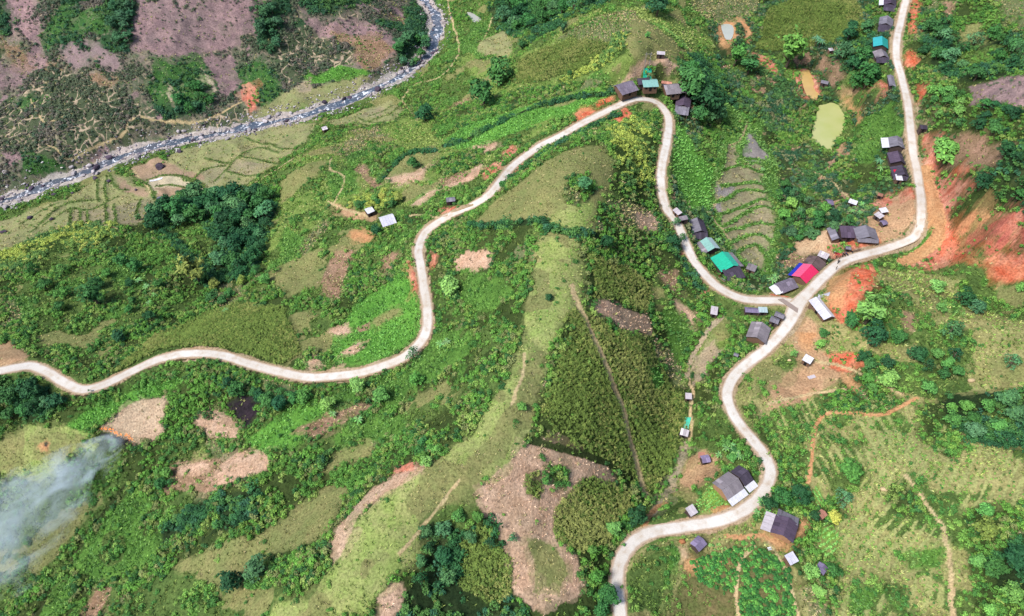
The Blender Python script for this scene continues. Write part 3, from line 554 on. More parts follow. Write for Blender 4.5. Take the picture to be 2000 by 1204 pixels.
 ('shrub', [(1880,1000),(1920,980),(2200,980),(2200,1300),(1920,1300),(1900,1120)]),('shrubd', [(1910,1080),(1960,1060),(2200,1060),(2200,1160),(1960,1150)]),('weed', [(1740,940),(1800,960),(1790,1010),(1730,1000)]),('lush',[(1770,1070),(1850,1060),(1840,1110),(1780,1120)]),('weed',[(1660,1150),(1760,1140),(1800,1204),(1660,1230)]),
 ('shrub', [(1490,960),(1560,930),(1600,990),(1650,960),(1660,1010),(1630,1040),(1640,1180),(1580,1230),(1560,1080),(1520,1000)]),
 ('crop', [(1330,1064),(1400,1075),(1480,1050),(1545,1112),(1562,1230),(1290,1230),(1330,1130)]),('weed', [(1222,1120),(1262,1072),(1330,1064),(1320,1125),(1290,1230),(1225,1230)]),('yard', [(1322,1065),(1345,1062),(1342,1090),(1330,1105)]),('redpath', [(1340,1090),(1370,1095),(1365,1125),(1330,1120)]),('redpath', [(1395,1085),(1420,1085),(1420,1100),(1395,1098)]),
 ('veg', [(1590,1034),(1618,1020),(1640,1050),(1640,1080),(1612,1092),(1598,1066)]),('veg', [(1583,962),(1596,946),(1612,972),(1614,990),(1600,990)]),('redpath', [(1488,1035),(1540,1070),(1560,1010),(1578,1020),(1565,1050),(1545,1085),(1525,1080),(1490,1050)]),
 ('shrub', [(1340,680),(1400,600),(1470,600),(1540,612),(1500,670),(1440,720),(1418,770),(1440,840),(1500,910),(1490,950),(1420,880),(1350,850),(1345,780)]),('meadow', [(1385,625),(1420,620),(1430,670),(1400,700),(1350,740),(1340,720),(1370,670)]),('gully', [(1355,700),(1390,660),(1410,690),(1370,740),(1345,760)]),
 ('gully', [(1320,905),(1340,860),(1352,862),(1340,900),(1325,940),(1300,975),(1280,1012),(1262,1012),(1290,970)]),('tan', [(1342,905),(1375,880),(1405,895),(1412,915),(1380,945),(1345,960),(1330,945)]),('weed', [(1300,980),(1335,950),(1345,990),(1335,1020),(1270,1030)]),('veg', [(1352,985),(1385,950),(1420,975),(1428,990),(1360,1005)]),('redpath', [(1395,985),(1428,988),(1425,998),(1390,1000)]),
]
LINES = [  # class, half width (m), photo polyline
 ('path',.55,[(868,-20),(884,45),(896,85),(893,110),(872,140),(850,155),(812,164),(788,190),(790,205),(805,222)]),
 ('path',.6,[(800,421),(825,420),(850,424)]),('path',.45,[(648,305),(645,330),(672,345),(668,370),(650,398)]),('path',.5,[(640,395),(660,405),(700,418),(720,425)]),
 ('path',.7,[(0,490),(40,478),(75,462),(130,440),(175,437),(205,440),(236,452)]),('path',.6,[(300,412),(330,388),(345,380)]),('bundk',1.0,[(405,372),(480,362),(540,325),(600,280),(625,255),(640,240)]),('path',.5,[(420,372),(490,360),(560,318),(600,290)]),
 ('path',.5,[(258,330),(275,352),(300,380),(310,405)]),('path',.4,[(945,75),(955,55),(960,35)]),
 ('path',.95,[(1118,560),(1128,595),(1150,640),(1186,720),(1216,800),(1236,880),(1262,970)]),('path',.35,[(780,1080),(840,1010),(900,940)]),('path',.4,[(1025,690),(1018,740),(1000,790)]),
 ('path',.45,[(1410,385),(1390,410),(1395,430),(1412,450),(1430,472),(1447,490)]),('path',.4,[(1418,285),(1445,275),(1455,255),(1460,240)]),
 ('redpath',.6,[(1575,948),(1582,920),(1586,880),(1595,830),(1612,808),(1660,807),(1720,810),(1760,795),(1790,780)]),('path',.5,[(1500,790),(1560,775),(1600,765),(1650,760)]),
 ('path',.45,[(1580,705),(1660,720),(1760,770)]),('path',.5,[(1770,930),(1800,970),(1840,1030),(1855,1090),(1858,1160),(1870,1230)]),
 ('path',.5,[(1440,1230),(1438,1150),(1445,1100),(1470,1070)]),('path',.5,[(1345,860),(1352,830),(1348,800),(1355,770),(1345,740)]),('redpath',.7,[(1255,1030),(1270,1000),(1300,985)]),('redpath',.7,[(1420,1048),(1450,1050),(1490,1045)]),
 ('path',.4,[(1500,1060),(1530,1100),(1545,1150),(1560,1204)]),('path',.45,[(1540,330),(1600,340),(1640,370),(1660,390),(1680,405)]),
 ('shrubd',1.6,[(985,238),(935,262),(900,280),(868,286)]),('shrubd',1.3,[(850,296),(800,300),(760,335),(742,356)]),('shrubd',1.3,[(1200,182),(1120,192),(1040,212),(980,238)]),('shrubd',1.4,[(1205,225),(1120,268),(1040,318),(985,360)]),
 ('shrubd',1.3,[(920,442),(990,440),(1040,432),(1060,436),(1110,458),(1165,462)]),('shrubd',1.5,[(1300,465),(1330,510),(1370,560)]),
 ('path',.5,[(60,195),(88,245),(100,238),(140,222)]),('path',.5,[(90,282),(112,292),(130,312),(170,295),(205,280),(240,262),(250,240)]),('path',.55,[(250,240),(270,228),(300,236),(340,238),(400,236),(470,200)]),
 ('bundk',1.0,[(1300,455),(1292,400),(1285,340)]),
 ('gully',.8,[(1340,745),(1350,700),(1380,650),(1410,620)]),
]
POLY += [('red', [(1118,240),(1125,222),(1150,210),(1165,215),(1160,228),(1130,242)]),('red', [(1165,205),(1195,194),(1205,200),(1170,212)]),('red', [(1175,232),(1200,222),(1222,212),(1235,228),(1210,242),(1190,238)]),
 ('redpink', [(940,340),(960,318),(985,312),(982,330),(955,352)]),('redpink', [(978,300),(1000,282),(1018,290),(1000,310),(982,312)]),('redpink', [(990,345),(1020,318),(1048,305),(1045,312),(1010,345)]),('redpink', [(855,408),(880,402),(895,405),(870,420)]),
 ('redpink', [(786,520),(800,512),(815,555),(815,578),(803,570)]),('redpink', [(832,500),(852,495),(848,520),(838,528)]),('redpink', [(1358,545),(1372,550),(1390,570),(1380,576),(1362,560)]),('redpink',[(1310,465),(1330,490),(1340,510),(1330,508)]),
 ('tan', [(-40,680),(20,668),(50,690),(48,708),(0,716),(-60,725)]),('tan', [(130,748),(150,760),(165,772),(140,768)])]
POLY += [('redpink', [(1795,250),(1812,255),(1826,325),(1850,350),(1842,380),(1822,400),(1806,350)]),('red', [(1830,440),(1850,430),(1880,455),(1905,480),(1880,500),(1845,500),(1828,480)]),('red', [(1640,475),(1720,466),(1722,476),(1660,486)]),('redpink', [(1960,490),(2100,480),(2100,510),(1980,508),(1930,498)])]
POLY_W = [(CI[c], at(P)[:, :2]) for c, P in POLY]
LINE_W = [(CI[c], hw, resample(at(spline(P, 5)), 1.5)[:, :2]) for c, hw, P in LINES]
LINE_W += [(CI['bund'], .8, W[:, :2]) for W in BUND_W] + [(CI['bundk'], .7, W[:, :2]) for W in PADDY_W] + [(CI['ditch'], .8, W[:, :2]) for W in DITCH_W[:1] + DITCH_W[2:3]]
ROWF = []
for P, dr, gp in (([(1790,800),(1830,800),(1870,860),(1990,890),(2100,960),(2010,1010),(1900,1010),(1790,940),(1740,850)], [(1870,960),(1905,880)], 2.4),
                  ([(1640,960),(1740,900),(1800,960),(1860,1050),(1860,1180),(1700,1230),(1630,1230)], [(1660,1100),(1710,1000)], 2.3),
                  ([(1490,785),(1620,770),(1760,820),(1760,900),(1600,960),(1580,830),(1540,860)], [(1530,800),(1570,880)], 2.4), ([(1100,75),(1200,28),(1245,22),(1225,75),(1150,85)], [(1200,30),(1215,75)], 2.2)):
    d_ = at(dr)[:, :2]; d_ = d_[1]-d_[0]; ROWF.append((at(P)[:, :2], d_/np.linalg.norm(d_), gp))
PAD_POLYS = []                                              # yards round the houses, filled by the house list

def classify(x, y, pads=True, sd=0, am=1.7):
    x = np.asarray(x, float); y = np.asarray(y, float)
    fz = 1 + 1.6*sstep(0, 30, y - 434 - .545*x)*(x < 40)
    xw = x + fbm(x, y, 9, 4, 41+sd, .62)*am*1.25*fz; yw = y + fbm(x, y, 9, 4, 57+sd, .62)*am*1.25*fz
    cls = np.full(x.shape, CI['weed'], np.int16)
    for c, P in POLY_W:
        b = np.nonzero((xw > P[:, 0].min()) & (xw < P[:, 0].max()) & (yw > P[:, 1].min()) & (yw < P[:, 1].max()))[0]
        if len(b): cls[b[pip(xw[b], yw[b], P)]] = c
    pn = fbm(x, y, 17, 4, 181, .55); pm = fbm(x, y, 13, 3, 191)
    for src, hi, lo, hi2 in (('shrub', 'weed', 'shrubd', 'fallow'), ('weed', 'shrub', 'meadow', 'lush'), ('valley', 'shrubd', 'weed', 'brown'), ('lush', 'weed', 'shrub', 'meadow'), ('far', 'fardark', 'purple', 'net'), ('shrubd', 'shrub', 'weed', 'valley'), ('field', 'weed', 'olive', 'ridge'), ('ridge', 'olive', 'meadow', 'field'), ('meadow', 'weed', 'olive', 'lush')):
        m = cls == CI[src]; cls[m & (pn > .30)] = CI[hi]; cls[m & (pn < -.33)] = CI[lo]; cls[m & (np.abs(pn) < .25) & (pm > .42)] = CI[hi2]
    for Wp, dv, gap in ROWF:
        b = np.nonzero((x > Wp[:, 0].min()) & (x < Wp[:, 0].max()) & (y > Wp[:, 1].min()) & (y < Wp[:, 1].max()))[0]
        if not len(b): continue
        q = (-(x[b])*dv[1] + y[b]*dv[0]) + fbm(x[b], y[b], 22, 2, 7)*2.4
        k = pip(xw[b], yw[b], Wp) & (np.sin(q*6.2832/gap) + fbm(x[b], y[b], 6, 3, 77)*1.5 > .55) & np.isin(cls[b], [CI['field'], CI['olive'], CI['ridge'], CI['weed'], CI['meadow']])
        cls[b[k]] = CI['furrow']
    rd = samp(rivD, x, y) + fbm(x, y, 9, 3, 61)*3.2
    cls[rd < 5.2] = CI['rock']
    xl = x + fbm(x, y, 5, 2, 43)*.5; yl = y + fbm(x, y, 5, 2, 47)*.5
    for c, hw, W in LINE_W:
        b = np.nonzero((xl > W[:, 0].min()-3) & (xl < W[:, 0].max()+3) & (yl > W[:, 1].min()-3) & (yl < W[:, 1].max()+3))[0]
        if not len(b): continue
        dm = np.full(len(b), 1e9)
        for i in range(len(W)-1):
            a, d = W[i], W[i+1]-W[i]; L2 = d@d + 1e-9
            t = np.clip(((xl[b]-a[0])*d[0] + (yl[b]-a[1])*d[1])/L2, 0, 1)
            dm = np.minimum(dm, np.hypot(xl[b]-a[0]-t*d[0], yl[b]-a[1]-t*d[1]))
        cls[b[dm < hw]] = c
    if pads:
        for c, P in PAD_POLYS:
            b = np.nonzero((xw > P[:, 0].min()) & (xw < P[:, 0].max()) & (yw > P[:, 1].min()) & (yw < P[:, 1].max()))[0]
            if len(b): cls[b[pip(xw[b], yw[b], P)]] = c
    d = samp(np.minimum(roadD, 50), x, y)
    nz = fbm(x, y, 11, 3, 91)*1.0 + fbm(x, y, 3, 2, 93)*.35
    cls[(d + nz < 2.55)] = CI['shoulder']
    cls[(np.abs(samp(np.minimum(drainD, 50), x, y)) < .42) & (d > 1.95)] = CI['drain']
    t = samp(np.minimum(trackD, 50), x, y)
    cls[t + nz*.6 < 2.2] = CI['redpath']
    return cls
trackD, _ = near_line(TR, 8)
_t = np.gradient(RA[:, :2], axis=0); _t /= np.linalg.norm(_t, axis=1)[:, None]; _o = RA.copy(); _o[:, 0] += _t[:, 1]*2.5; _o[:, 1] -= _t[:, 0]*2.5
drainD, _ = near_line(resample(_o[60:-70], .6), 4)
# ------------------------------------------------------------------ materials
def new_mat(name):
    m = bpy.data.materials.new(name); m.use_nodes = True
    nt = m.node_tree; b = nt.nodes['Principled BSDF']
    b.inputs['Specular IOR Level'].default_value = 0.2
    return m, nt, b
def N(nt, typ, **kw):
    n = nt.nodes.new(typ)
    for k, v in kw.items(): setattr(n, k, v)
    return n
def mixc(nt, fac, a, b, blend='MIX'):
    n = N(nt, 'ShaderNodeMix', data_type='RGBA', blend_type=blend)
    for i, v in ((0, fac), (6, a), (7, b)):
        if hasattr(v, 'links'): nt.links.new(v, n.inputs[i])
        elif i == 0: n.inputs[0].default_value = v
        else: n.inputs[i].default_value = (*v, 1) if len(v) == 3 else v
    return n.outputs[2]
def ramp(nt, src, stops):
    r = N(nt, 'ShaderNodeValToRGB')
    while len(r.color_ramp.elements) < len(stops): r.color_ramp.elements.new(0.5)
    for e_, (p, c) in zip(r.color_ramp.elements, stops):
        e_.position = p; e_.color = (*c, 1) if not np.isscalar(c) else (c, c, c, 1)
    nt.links.new(src, r.inputs[0]); return r.outputs[0]
def noise(nt, co, scale, detail=3, rough=.55, dist=0):
    n = N(nt, 'ShaderNodeTexNoise'); n.inputs['Scale'].default_value = scale; n.inputs['Detail'].default_value = detail
    n.inputs['Roughness'].default_value = rough; n.inputs['Distortion'].default_value = dist
    nt.links.new(co, n.inputs['Vector']); return n.outputs['Fac']
def bump(nt, b, h, strength=.5, dist=.1):
    n = N(nt, 'ShaderNodeBump'); n.inputs['Strength'].default_value = strength; n.inputs['Distance'].default_value = dist
    nt.links.new(h, n.inputs['Height']); nt.links.new(n.outputs[0], b.inputs['Normal'])

def ground_material():
    m, nt, b = new_mat('ground_cover')
    co = N(nt, 'ShaderNodeTexCoord').outputs['Object']
    a1 = N(nt, 'ShaderNodeAttribute', attribute_name='col'); a2 = N(nt, 'ShaderNodeAttribute', attribute_name='alt'); a3 = N(nt, 'ShaderNodeAttribute', attribute_name='net')
    n1 = noise(nt, co, .22, 5, .62); n2 = noise(nt, co, 1.6, 4, .65); n3 = noise(nt, co, .06, 3)
    f = ramp(nt, n1, [(.38, 0.), (.62, 1.)])
    c = mixc(nt, f, a1.outputs['Color'], a2.outputs['Color'])
    v = ramp(nt, n2, [(.28, .50), (.5, 1.0), (.74, 1.45)])
    c = mixc(nt, 1.0, c, v, 'MULTIPLY')
    v3 = ramp(nt, n3, [(.3, (.84, .9, .84)), (.7, (1.14, 1.08, 1.04))])
    c = mixc(nt, 1.0, c, v3, 'MULTIPLY')
    # worn cattle trails: cell edges, only where the attribute says so
    dn = N(nt, 'ShaderNodeTexNoise'); dn.inputs['Scale'].default_value = .12; nt.links.new(co, dn.inputs['Vector'])
    vm = N(nt, 'ShaderNodeVectorMath', operation='MULTIPLY_ADD'); vm.inputs[1].default_value = (9, 9, 9)
    nt.links.new(dn.outputs['Color'], vm.inputs[0]); nt.links.new(co, vm.inputs[2])
    mp = N(nt, 'ShaderNodeMapping'); mp.inputs['Scale'].default_value = (1, .62, 0); nt.links.new(vm.outputs[0], mp.inputs['Vector'])
    vo = N(nt, 'ShaderNodeTexVoronoi', feature='DISTANCE_TO_EDGE'); vo.inputs['Scale'].default_value = .2; nt.links.new(mp.outputs[0], vo.inputs['Vector'])
    lines = ramp(nt, vo.outputs['Distance'], [(.02, 1.), (.075, 0.)])
    mm = N(nt, 'ShaderNodeMath', operation='MULTIPLY'); nt.links.new(lines, mm.inputs[0]); nt.links.new(a3.outputs['Fac'], mm.inputs[1])
    brk = ramp(nt, n1, [(.36, 0.), (.52, 1.)])
    mm2 = N(nt, 'ShaderNodeMath', operation='MULTIPLY'); nt.links.new(mm.outputs[0], mm2.inputs[0]); nt.links.new(brk, mm2.inputs[1])
    c = mixc(nt, mm2.outputs[0], c, C(206, 184, 156))
    nt.links.new(c, b.inputs['Base Color']); b.inputs['Roughness'].default_value = .95; b.inputs['Specular IOR Level'].default_value = .05
    bump(nt, b, n2, .7, .35)
    return m

# ------------------------------------------------------------------ ground: one sheet out to the horizon
def build_ground():
    ys = [18.0]
    while ys[-1] < 480: ys.append(ys[-1] + .30 + ys[-1]/450*.42)
    st = .8
    while ys[-1] < 1300: st *= 1.16; ys.append(ys[-1] + st)
    lo = [ys[0]]; st = .4
    while lo[-1] > -400: st *= 1.35; lo.append(lo[-1] - st)
    ys = np.array(lo[:0:-1] + ys)
    u = np.linspace(-1, 1, 960)
    ext = []; st = .004; q = 1.0
    while q < 3.2: st *= 1.3; q += st; ext.append(q)
    u = np.concatenate([-np.array(ext)[::-1], u, ext])
    half = 135 + .62*np.clip(ys, 0, 480)
    X = half[:, None]*u[None]; Y = np.repeat(ys[:, None], len(u), 1)
    x, y = X.ravel(), Y.ravel()
    cls = classify(x, y); more = [classify(x, y, sd=s_, am=a_) for s_, a_ in ((200, 3.4), (400, 5.0))]
    tab = np.array([C(*CL[k][0]) for k in CN]); tab2 = np.array([C(*CL[k][1]) for k in CN]); rel = np.array([CL[k][2] for k in CN])
    z = samp(Z, x, y)
    rr = rel[cls]
    d = samp(np.minimum(roadD, 50), x, y)
    z = z + rr*(fbm(x, y, 2.4, 3, 101)*1.1 + fbm(x, y, .9, 2, 103)*.6) * sstep(2.2, 4.5, d)
    z = np.where(d < 3.4, np.minimum(z, samp(roadZ, x, y) + np.where(d < 2.2, -.02, .05)), z)
    far = sstep(560, 1500, np.hypot(x, y)); z = z*(1-far) + far*60
    nr, nc = X.shape
    i = np.arange(nr*nc).reshape(nr, nc)
    Fc = np.stack([i[:-1, :-1], i[:-1, 1:], i[1:, 1:], i[1:, :-1]], -1).reshape(-1, 4)
    me = mesh_np('ground', np.stack([x, y, z], 1), Fc, ground_material(), smooth=True)
    for nm, T in (('col', tab), ('alt', tab2)):
        a = me.attributes.new(nm, 'FLOAT_COLOR', 'POINT'); a.data.foreach_set('color', np.concatenate([T[cls]*.5 + T[more[0]]*.28 + T[more[1]]*.22, np.ones((len(cls), 1))], 1).astype(np.float32).ravel())
    net = np.zeros(len(cls), np.float32); net[cls == CI['net']] = 1.0; net[cls == CI['far']] = .35; net[cls == CI['fargrass']] = .1
    a = me.attributes.new('net', 'FLOAT', 'POINT'); a.data.foreach_set('value', net)
    g = link('ground', me); tag(g, 'hilly green and pink farmland with ridges, gullies and fields', kind='structure')
    return g

def strip(name, W, offs, zs, mat, lift):
    W = np.asarray(W); T = np.gradient(W[:, :2], axis=0); T /= np.linalg.norm(T, axis=1)[:, None] + 1e-9
    Nn = np.stack([T[:, 1], -T[:, 0]], 1); n, k = len(W), len(offs[0])
    V = np.zeros((n, k, 3))
    for c in range(k):
        V[:, c, :2] = W[:, :2] + Nn*offs[:, c, None]; V[:, c, 2] = W[:, 2] + lift + zs[c]
    i = np.arange(n*k).reshape(n, k); Fc = np.stack([i[:-1, :-1], i[:-1, 1:], i[1:, 1:], i[1:, :-1]], -1).reshape(-1, 4)[:, ::-1]
    return mesh_np(name, V.reshape(-1, 3), Fc, mat, smooth=True)

def road_material():
    m, nt, b = new_mat('worn_concrete_road')
    co = N(nt, 'ShaderNodeTexCoord').outputs['Object']
    a = N(nt, 'ShaderNodeAttribute', attribute_name='edge').outputs['Fac']
    n1 = noise(nt, co, .35, 5, .6); n2 = noise(nt, co, 3, 4, .7); n0 = noise(nt, co, .05, 3)
    c = mixc(nt, ramp(nt, n0, [(.4, 0.), (.6, 1.)]), C(244, 238, 229), C(233, 224, 212))
    c = mixc(nt, ramp(nt, n1, [(.45, 0.), (.72, .65)]), c, C(214, 196, 174))
    ad = N(nt, 'ShaderNodeMath', operation='MULTIPLY_ADD'); ad.inputs[1].default_value = .8; nt.links.new(n1, ad.inputs[0]); nt.links.new(a, ad.inputs[2])
    c = mixc(nt, ramp(nt, ad.outputs[0], [(1.12, 0.), (1.42, 1.)]) if False else ramp(nt, ad.outputs[0], [(.62, 0.), (1.1, .75)]), c, C(198, 168, 138))
    v = ramp(nt, n2, [(.3, .86), (.7, 1.1)]); c = mixc(nt, 1., c, v, 'MULTIPLY')
    nt.links.new(c, b.inputs['Base Color']); b.inputs['Roughness'].default_value = .9
    bump(nt, b, n2, .2, .02)
    return m

def build_roads():
    m = road_material()
    for nm, W, lift, hw in (('road', RA, .060, 1.75), ('road', RB, .068, 1.8)):
        n = len(W); s = np.arange(n)
        offs = np.stack([-(hw+fbm(s, s*0, 14, 3, 5)*.22), -hw*.6+s*0, s*0., hw*.6+s*0, hw+fbm(s, s*0+9, 14, 3, 7)*.22], 1)
        if W is RB:                                     # the mouth of the junction widens towards the left road
            jd = np.exp(-((s-j+2)/7.0)**2); offs[:, 0] -= jd*1.8; offs[:, 1] -= jd*1.2
        V = strip(nm, W, offs, [-.02, .015, .03, .015, -.02], m, lift)
        a = V.attributes.new('edge', 'FLOAT', 'POINT'); a.data.foreach_set('value', np.tile(np.array([.85, .08, .26, .08, .85], np.float32), n))
        o = link(nm, V)
        tag(o, 'pale concrete road winding round the hairpin and central ridge' if W is RA else 'pale concrete road running up the right side past the junction', kind='structure')
    # worn expansion strip where the side road joins
    mg, nt, b = new_mat('dark_patch'); b.inputs['Base Color'].default_value = (*C(170, 152, 142), 1); b.inputs['Roughness'].default_value = .9
    P = at([(1519,586),(1529,584),(1548,596),(1559,604),(1557,612),(1541,601)])
    P[:, 2] = RB[j, 2] + .115
    V = np.concatenate([P, P - np.array([0, 0, .14])]); nP = len(P)
    me = bpy.data.meshes.new('road_patch'); me.from_pydata([tuple(v) for v in V], [], [tuple(range(nP))[::-1]] + [(k, (k+1) % nP, nP+(k+1) % nP, nP+k) for k in range(nP)]); me.materials.append(mg)
    tag(link('road_patch', me), 'grey worn joint strip across the road mouth at the junction', kind='structure')

def water_material(name, col, rough=.12, foam=False, col2=None):
    m, nt, b = new_mat(name)
    co = N(nt, 'ShaderNodeTexCoord').outputs['Object']
    c = mixc(nt, ramp(nt, noise(nt, co, .08, 3), [(.4, 0.), (.6, 1.)]), col, col2 or col)
    b.inputs['Specular IOR Level'].default_value = .5; b.inputs['Roughness'].default_value = rough
    n2 = noise(nt, co, .9, 4, .6)
    if foam:
        f = ramp(nt, noise(nt, co, .30, 6, .74, .8), [(.54, 0.), (.63, .95)])
        c = mixc(nt, f, c, (.72, .74, .78)); r = N(nt, 'ShaderNodeMath', operation='MULTIPLY_ADD'); r.inputs[1].default_value = .6; r.inputs[2].default_value = rough
        nt.links.new(f, r.inputs[0]); nt.links.new(r.outputs[0], b.inputs['Roughness'])
    nt.links.new(c, b.inputs['Base Color']); bump(nt, b, n2, .25 if foam else .06, .15)
    return m

def build_water():
    n = len(RV); s = np.arange(n)
    hw = 7.0
    offs = np.stack([s*0-hw, s*0-hw/2, s*0., s*0+hw/2, s*0+hw], 1)
    W = RV.copy(); W[:, 2] -= .62
    tag(link('river', strip('river', W, offs, [0]*5, water_material('river_water', C(84, 98, 114), .15, True, C(102, 108, 120)), 0)), 'shallow blue grey river with white rapids among boulders', kind='structure')
    cols = {'green': (C(206, 208, 138), C(198, 204, 126)), 'ochre': (C(232, 196, 120), C(220, 182, 112)), 'milky': (C(206, 208, 196), C(198, 202, 190)), 'far': (C(206, 204, 190), C(196, 196, 184))}
    labs = {'green': 'large yellow green fish pond on the right valley floor', 'ochre': 'small narrow ochre pond in red banks above the green pond', 'milky': 'small milky pond in a red hollow near the top', 'far': 'tiny pale pond near the top centre beside the river'}
    for nm, (Wp, lv) in pond_w.items():
        c = Wp.mean(0); Q = c + (Wp - c)*1.06; nQ = len(Q)
        V = [(c[0], c[1], lv)] + [(p[0], p[1], lv) for p in Q]
        me = bpy.data.meshes.new('pond'); me.from_pydata(V, [], [(0, 1+k, 1+(k+1) % nQ) for k in range(nQ)]); me.materials.append(water_material('pond_' + nm, *[cols[nm][0]], .2, False, cols[nm][1]))
        tag(link('pond', me), labs[nm], kind='structure')
# ------------------------------------------------------------------ foliage
def leaf_material(name, inst):
    m, nt, b = new_mat(name)
    if inst: t = N(nt, 'ShaderNodeAttribute', attribute_type='INSTANCER', attribute_name='tint').outputs['Color']
    else: t = N(nt, 'ShaderNodeObjectInfo').outputs['Color']
    rnd = N(nt, 'ShaderNodeAttribute', attribute_name='leaf').outputs['Fac']
    v = ramp(nt, rnd, [(0., (.42, .5, .5)), (.5, (1., 1., 1.)), (1., (1.55, 1.48, 1.25))])
    c = mixc(nt, 1., t, v, 'MULTIPLY')
    nt.links.new(c, b.inputs['Base Color']); b.inputs['Roughness'].default_value = .75; b.inputs['Specular IOR Level'].default_value = .12
    return m
LEAF_I, LEAF_O = leaf_material('foliage_small', True), leaf_material('foliage_crown', False)
def bark_material():
    m, nt, b = new_mat('bark'); co = N(nt, 'ShaderNodeTexCoord').outputs['Object']
    c = mixc(nt, noise(nt, co, 4, 4), C(96, 82, 66), C(140, 126, 108)); nt.links.new(c, b.inputs['Base Color']); b.inputs['Roughness'].default_value = .95
    return m
BARK = bark_material()

def leaf_mesh(name, P, Nrm, S, Asp, rnd, mat, fold=.0):
    """rhombic leaf clumps: centre, normal, length, aspect"""
    n = len(P); a = rng.normal(size=(n, 3)); t = np.cross(Nrm, a); t /= np.linalg.norm(t, axis=1)[:, None]; b = np.cross(Nrm, t)
    s = S[:, None]; w = (S*Asp)[:, None]
    V = np.stack([P - t*s*.5, P + b*w*.5 + Nrm*s*fold, P + t*s*.5, P - b*w*.5 + Nrm*s*fold], 1)
    Fc = np.arange(n*4).reshape(n, 4)
    me = mesh_np(name, V.reshape(-1, 3), Fc, mat)
    at_ = me.attributes.new('leaf', 'FLOAT', 'FACE'); k = len(me.polygons)
    at_.data.foreach_set('value', rnd[:k].astype(np.float32))
    return me
def unit(a): return a / (np.linalg.norm(a, axis=1)[:, None] + 1e-9)

def crown_cloud(seed, lobes, n, size, rise=.35, inner=.35, up=.5):
    """points on lumpy lobes -> leaf clumps; lobes = [(x,y,z,r,flat)]"""
    g = np.random.default_rng(seed); L = np.array(lobes); wgt = L[:, 3]**2; wgt /= wgt.sum()
    i = g.choice(len(L), n, p=wgt); d = unit(g.normal(size=(n, 3))); d[:, 2] = np.where(d[:, 2] < -.35, -d[:, 2], d[:, 2])
    d = unit(d); rr = L[i, 3]*(1 - inner*g.random(n)**2.2) * (1 + .16*np.sin(d[:, 0]*5+i)*np.cos(d[:, 1]*6+i*2))
    P = L[i, :3] + d*rr[:, None]*np.stack([np.ones(n), np.ones(n), L[i, 4]], 1)
    Nn = unit(d + np.array([0, 0, up]) + g.normal(size=(n, 3))*.45)
    S = size*(.6+.8*g.random(n)); rnd = np.clip(g.normal(.5, .2, n) + (g.random(n) < .06)*.4, 0, 1)
    return P, Nn, S, np.full(n, .62), rnd

def bush(seed, n=110):
    g = np.random.default_rng(seed); k = 4
    lobes = [(g.normal()*.38, g.normal()*.38, .38+.22*g.random(), .42+.25*g.random(), .85) for _ in range(k)] + [(0, 0, .4, .6, .9)]
    return leaf_mesh('shrub', *crown_cloud(seed, lobes, n, .34), LEAF_I)
def tuft(seed, n=9, h=.45, lean=.5, w=.13):
    g = np.random.default_rng(seed); V, rnd = [], []
    for k in range(n):
        a = g.random()*6.28; r0 = g.random()*.28; l = lean*(.3+g.random()); hh = h*(.6+.7*g.random()); c, s = math.cos(a), math.sin(a)
        x, y = c*r0, s*r0; px, py = -s*w*.5, c*w*.5
        V += [(x-px, y-py, 0), (x+px, y+py, 0), (x+c*l*.45+px*.7, y+s*l*.45+py*.7, hh*.8), (x+c*l, y+s*l, hh*(.9 if lean < .6 else .5))]; rnd.append(g.random())
    me = mesh_np('grass_tuft', V, np.arange(4*n).reshape(n, 4), LEAF_I)
    a_ = me.attributes.new('leaf', 'FLOAT', 'FACE'); a_.data.foreach_set('value', np.array(rnd, np.float32)[:len(me.polygons)])
    return me
def stalks(seed):
    g = np.random.default_rng(seed); V, rnd = [], []
    for k in range(4):
        x, y = g.normal()*.3, g.normal()*.3; h = 1.3+.7*g.random(); lx, ly = g.normal()*.25, g.normal()*.25
        V += [(x-.03, y, 0), (x+.03, y, 0), (x+lx+.03, y+ly, h), (x+lx-.03, y+ly, h)]; rnd.append(.3)
        for q in range(6):
            a = g.random()*6.28; z = h*(.3+.7*(q+1)/6); f = z/h; c, s = math.cos(a), math.sin(a); l = .45+.35*g.random(); w = .09
            ax, ay = x+lx*f, y+ly*f
            V += [(ax, ay, z), (ax+c*l*.5-s*w, ay+s*l*.5+c*w, z+.18), (ax+c*l, ay+s*l, z-.1), (ax+c*l*.5+s*w, ay+s*l*.5-c*w, z+.18)]; rnd.append(min(1, .35+.5*g.random()+.25*f))
    me = mesh_np('crop_stalk', V, np.arange(len(V)).reshape(-1, 4), LEAF_I)
    a_ = me.attributes.new('leaf', 'FLOAT', 'FACE'); a_.data.foreach_set('value', np.array(rnd, np.float32)[:len(me.polygons)])
    return me
def rosette(seed):
    g = np.random.default_rng(seed); n = 26; d = unit(g.normal(size=(n, 3))); d[:, 2] = np.abs(d[:, 2])
    P = d*np.array([.42, .42, .45])*(.6+.4*g.random((n, 1)))+np.array([0, 0, .12])
    return leaf_mesh('crop_plant', P, unit(d+np.array([0, 0, .9])), .32+.16*g.random(n), np.full(n, .6), g.random(n), LEAF_I)

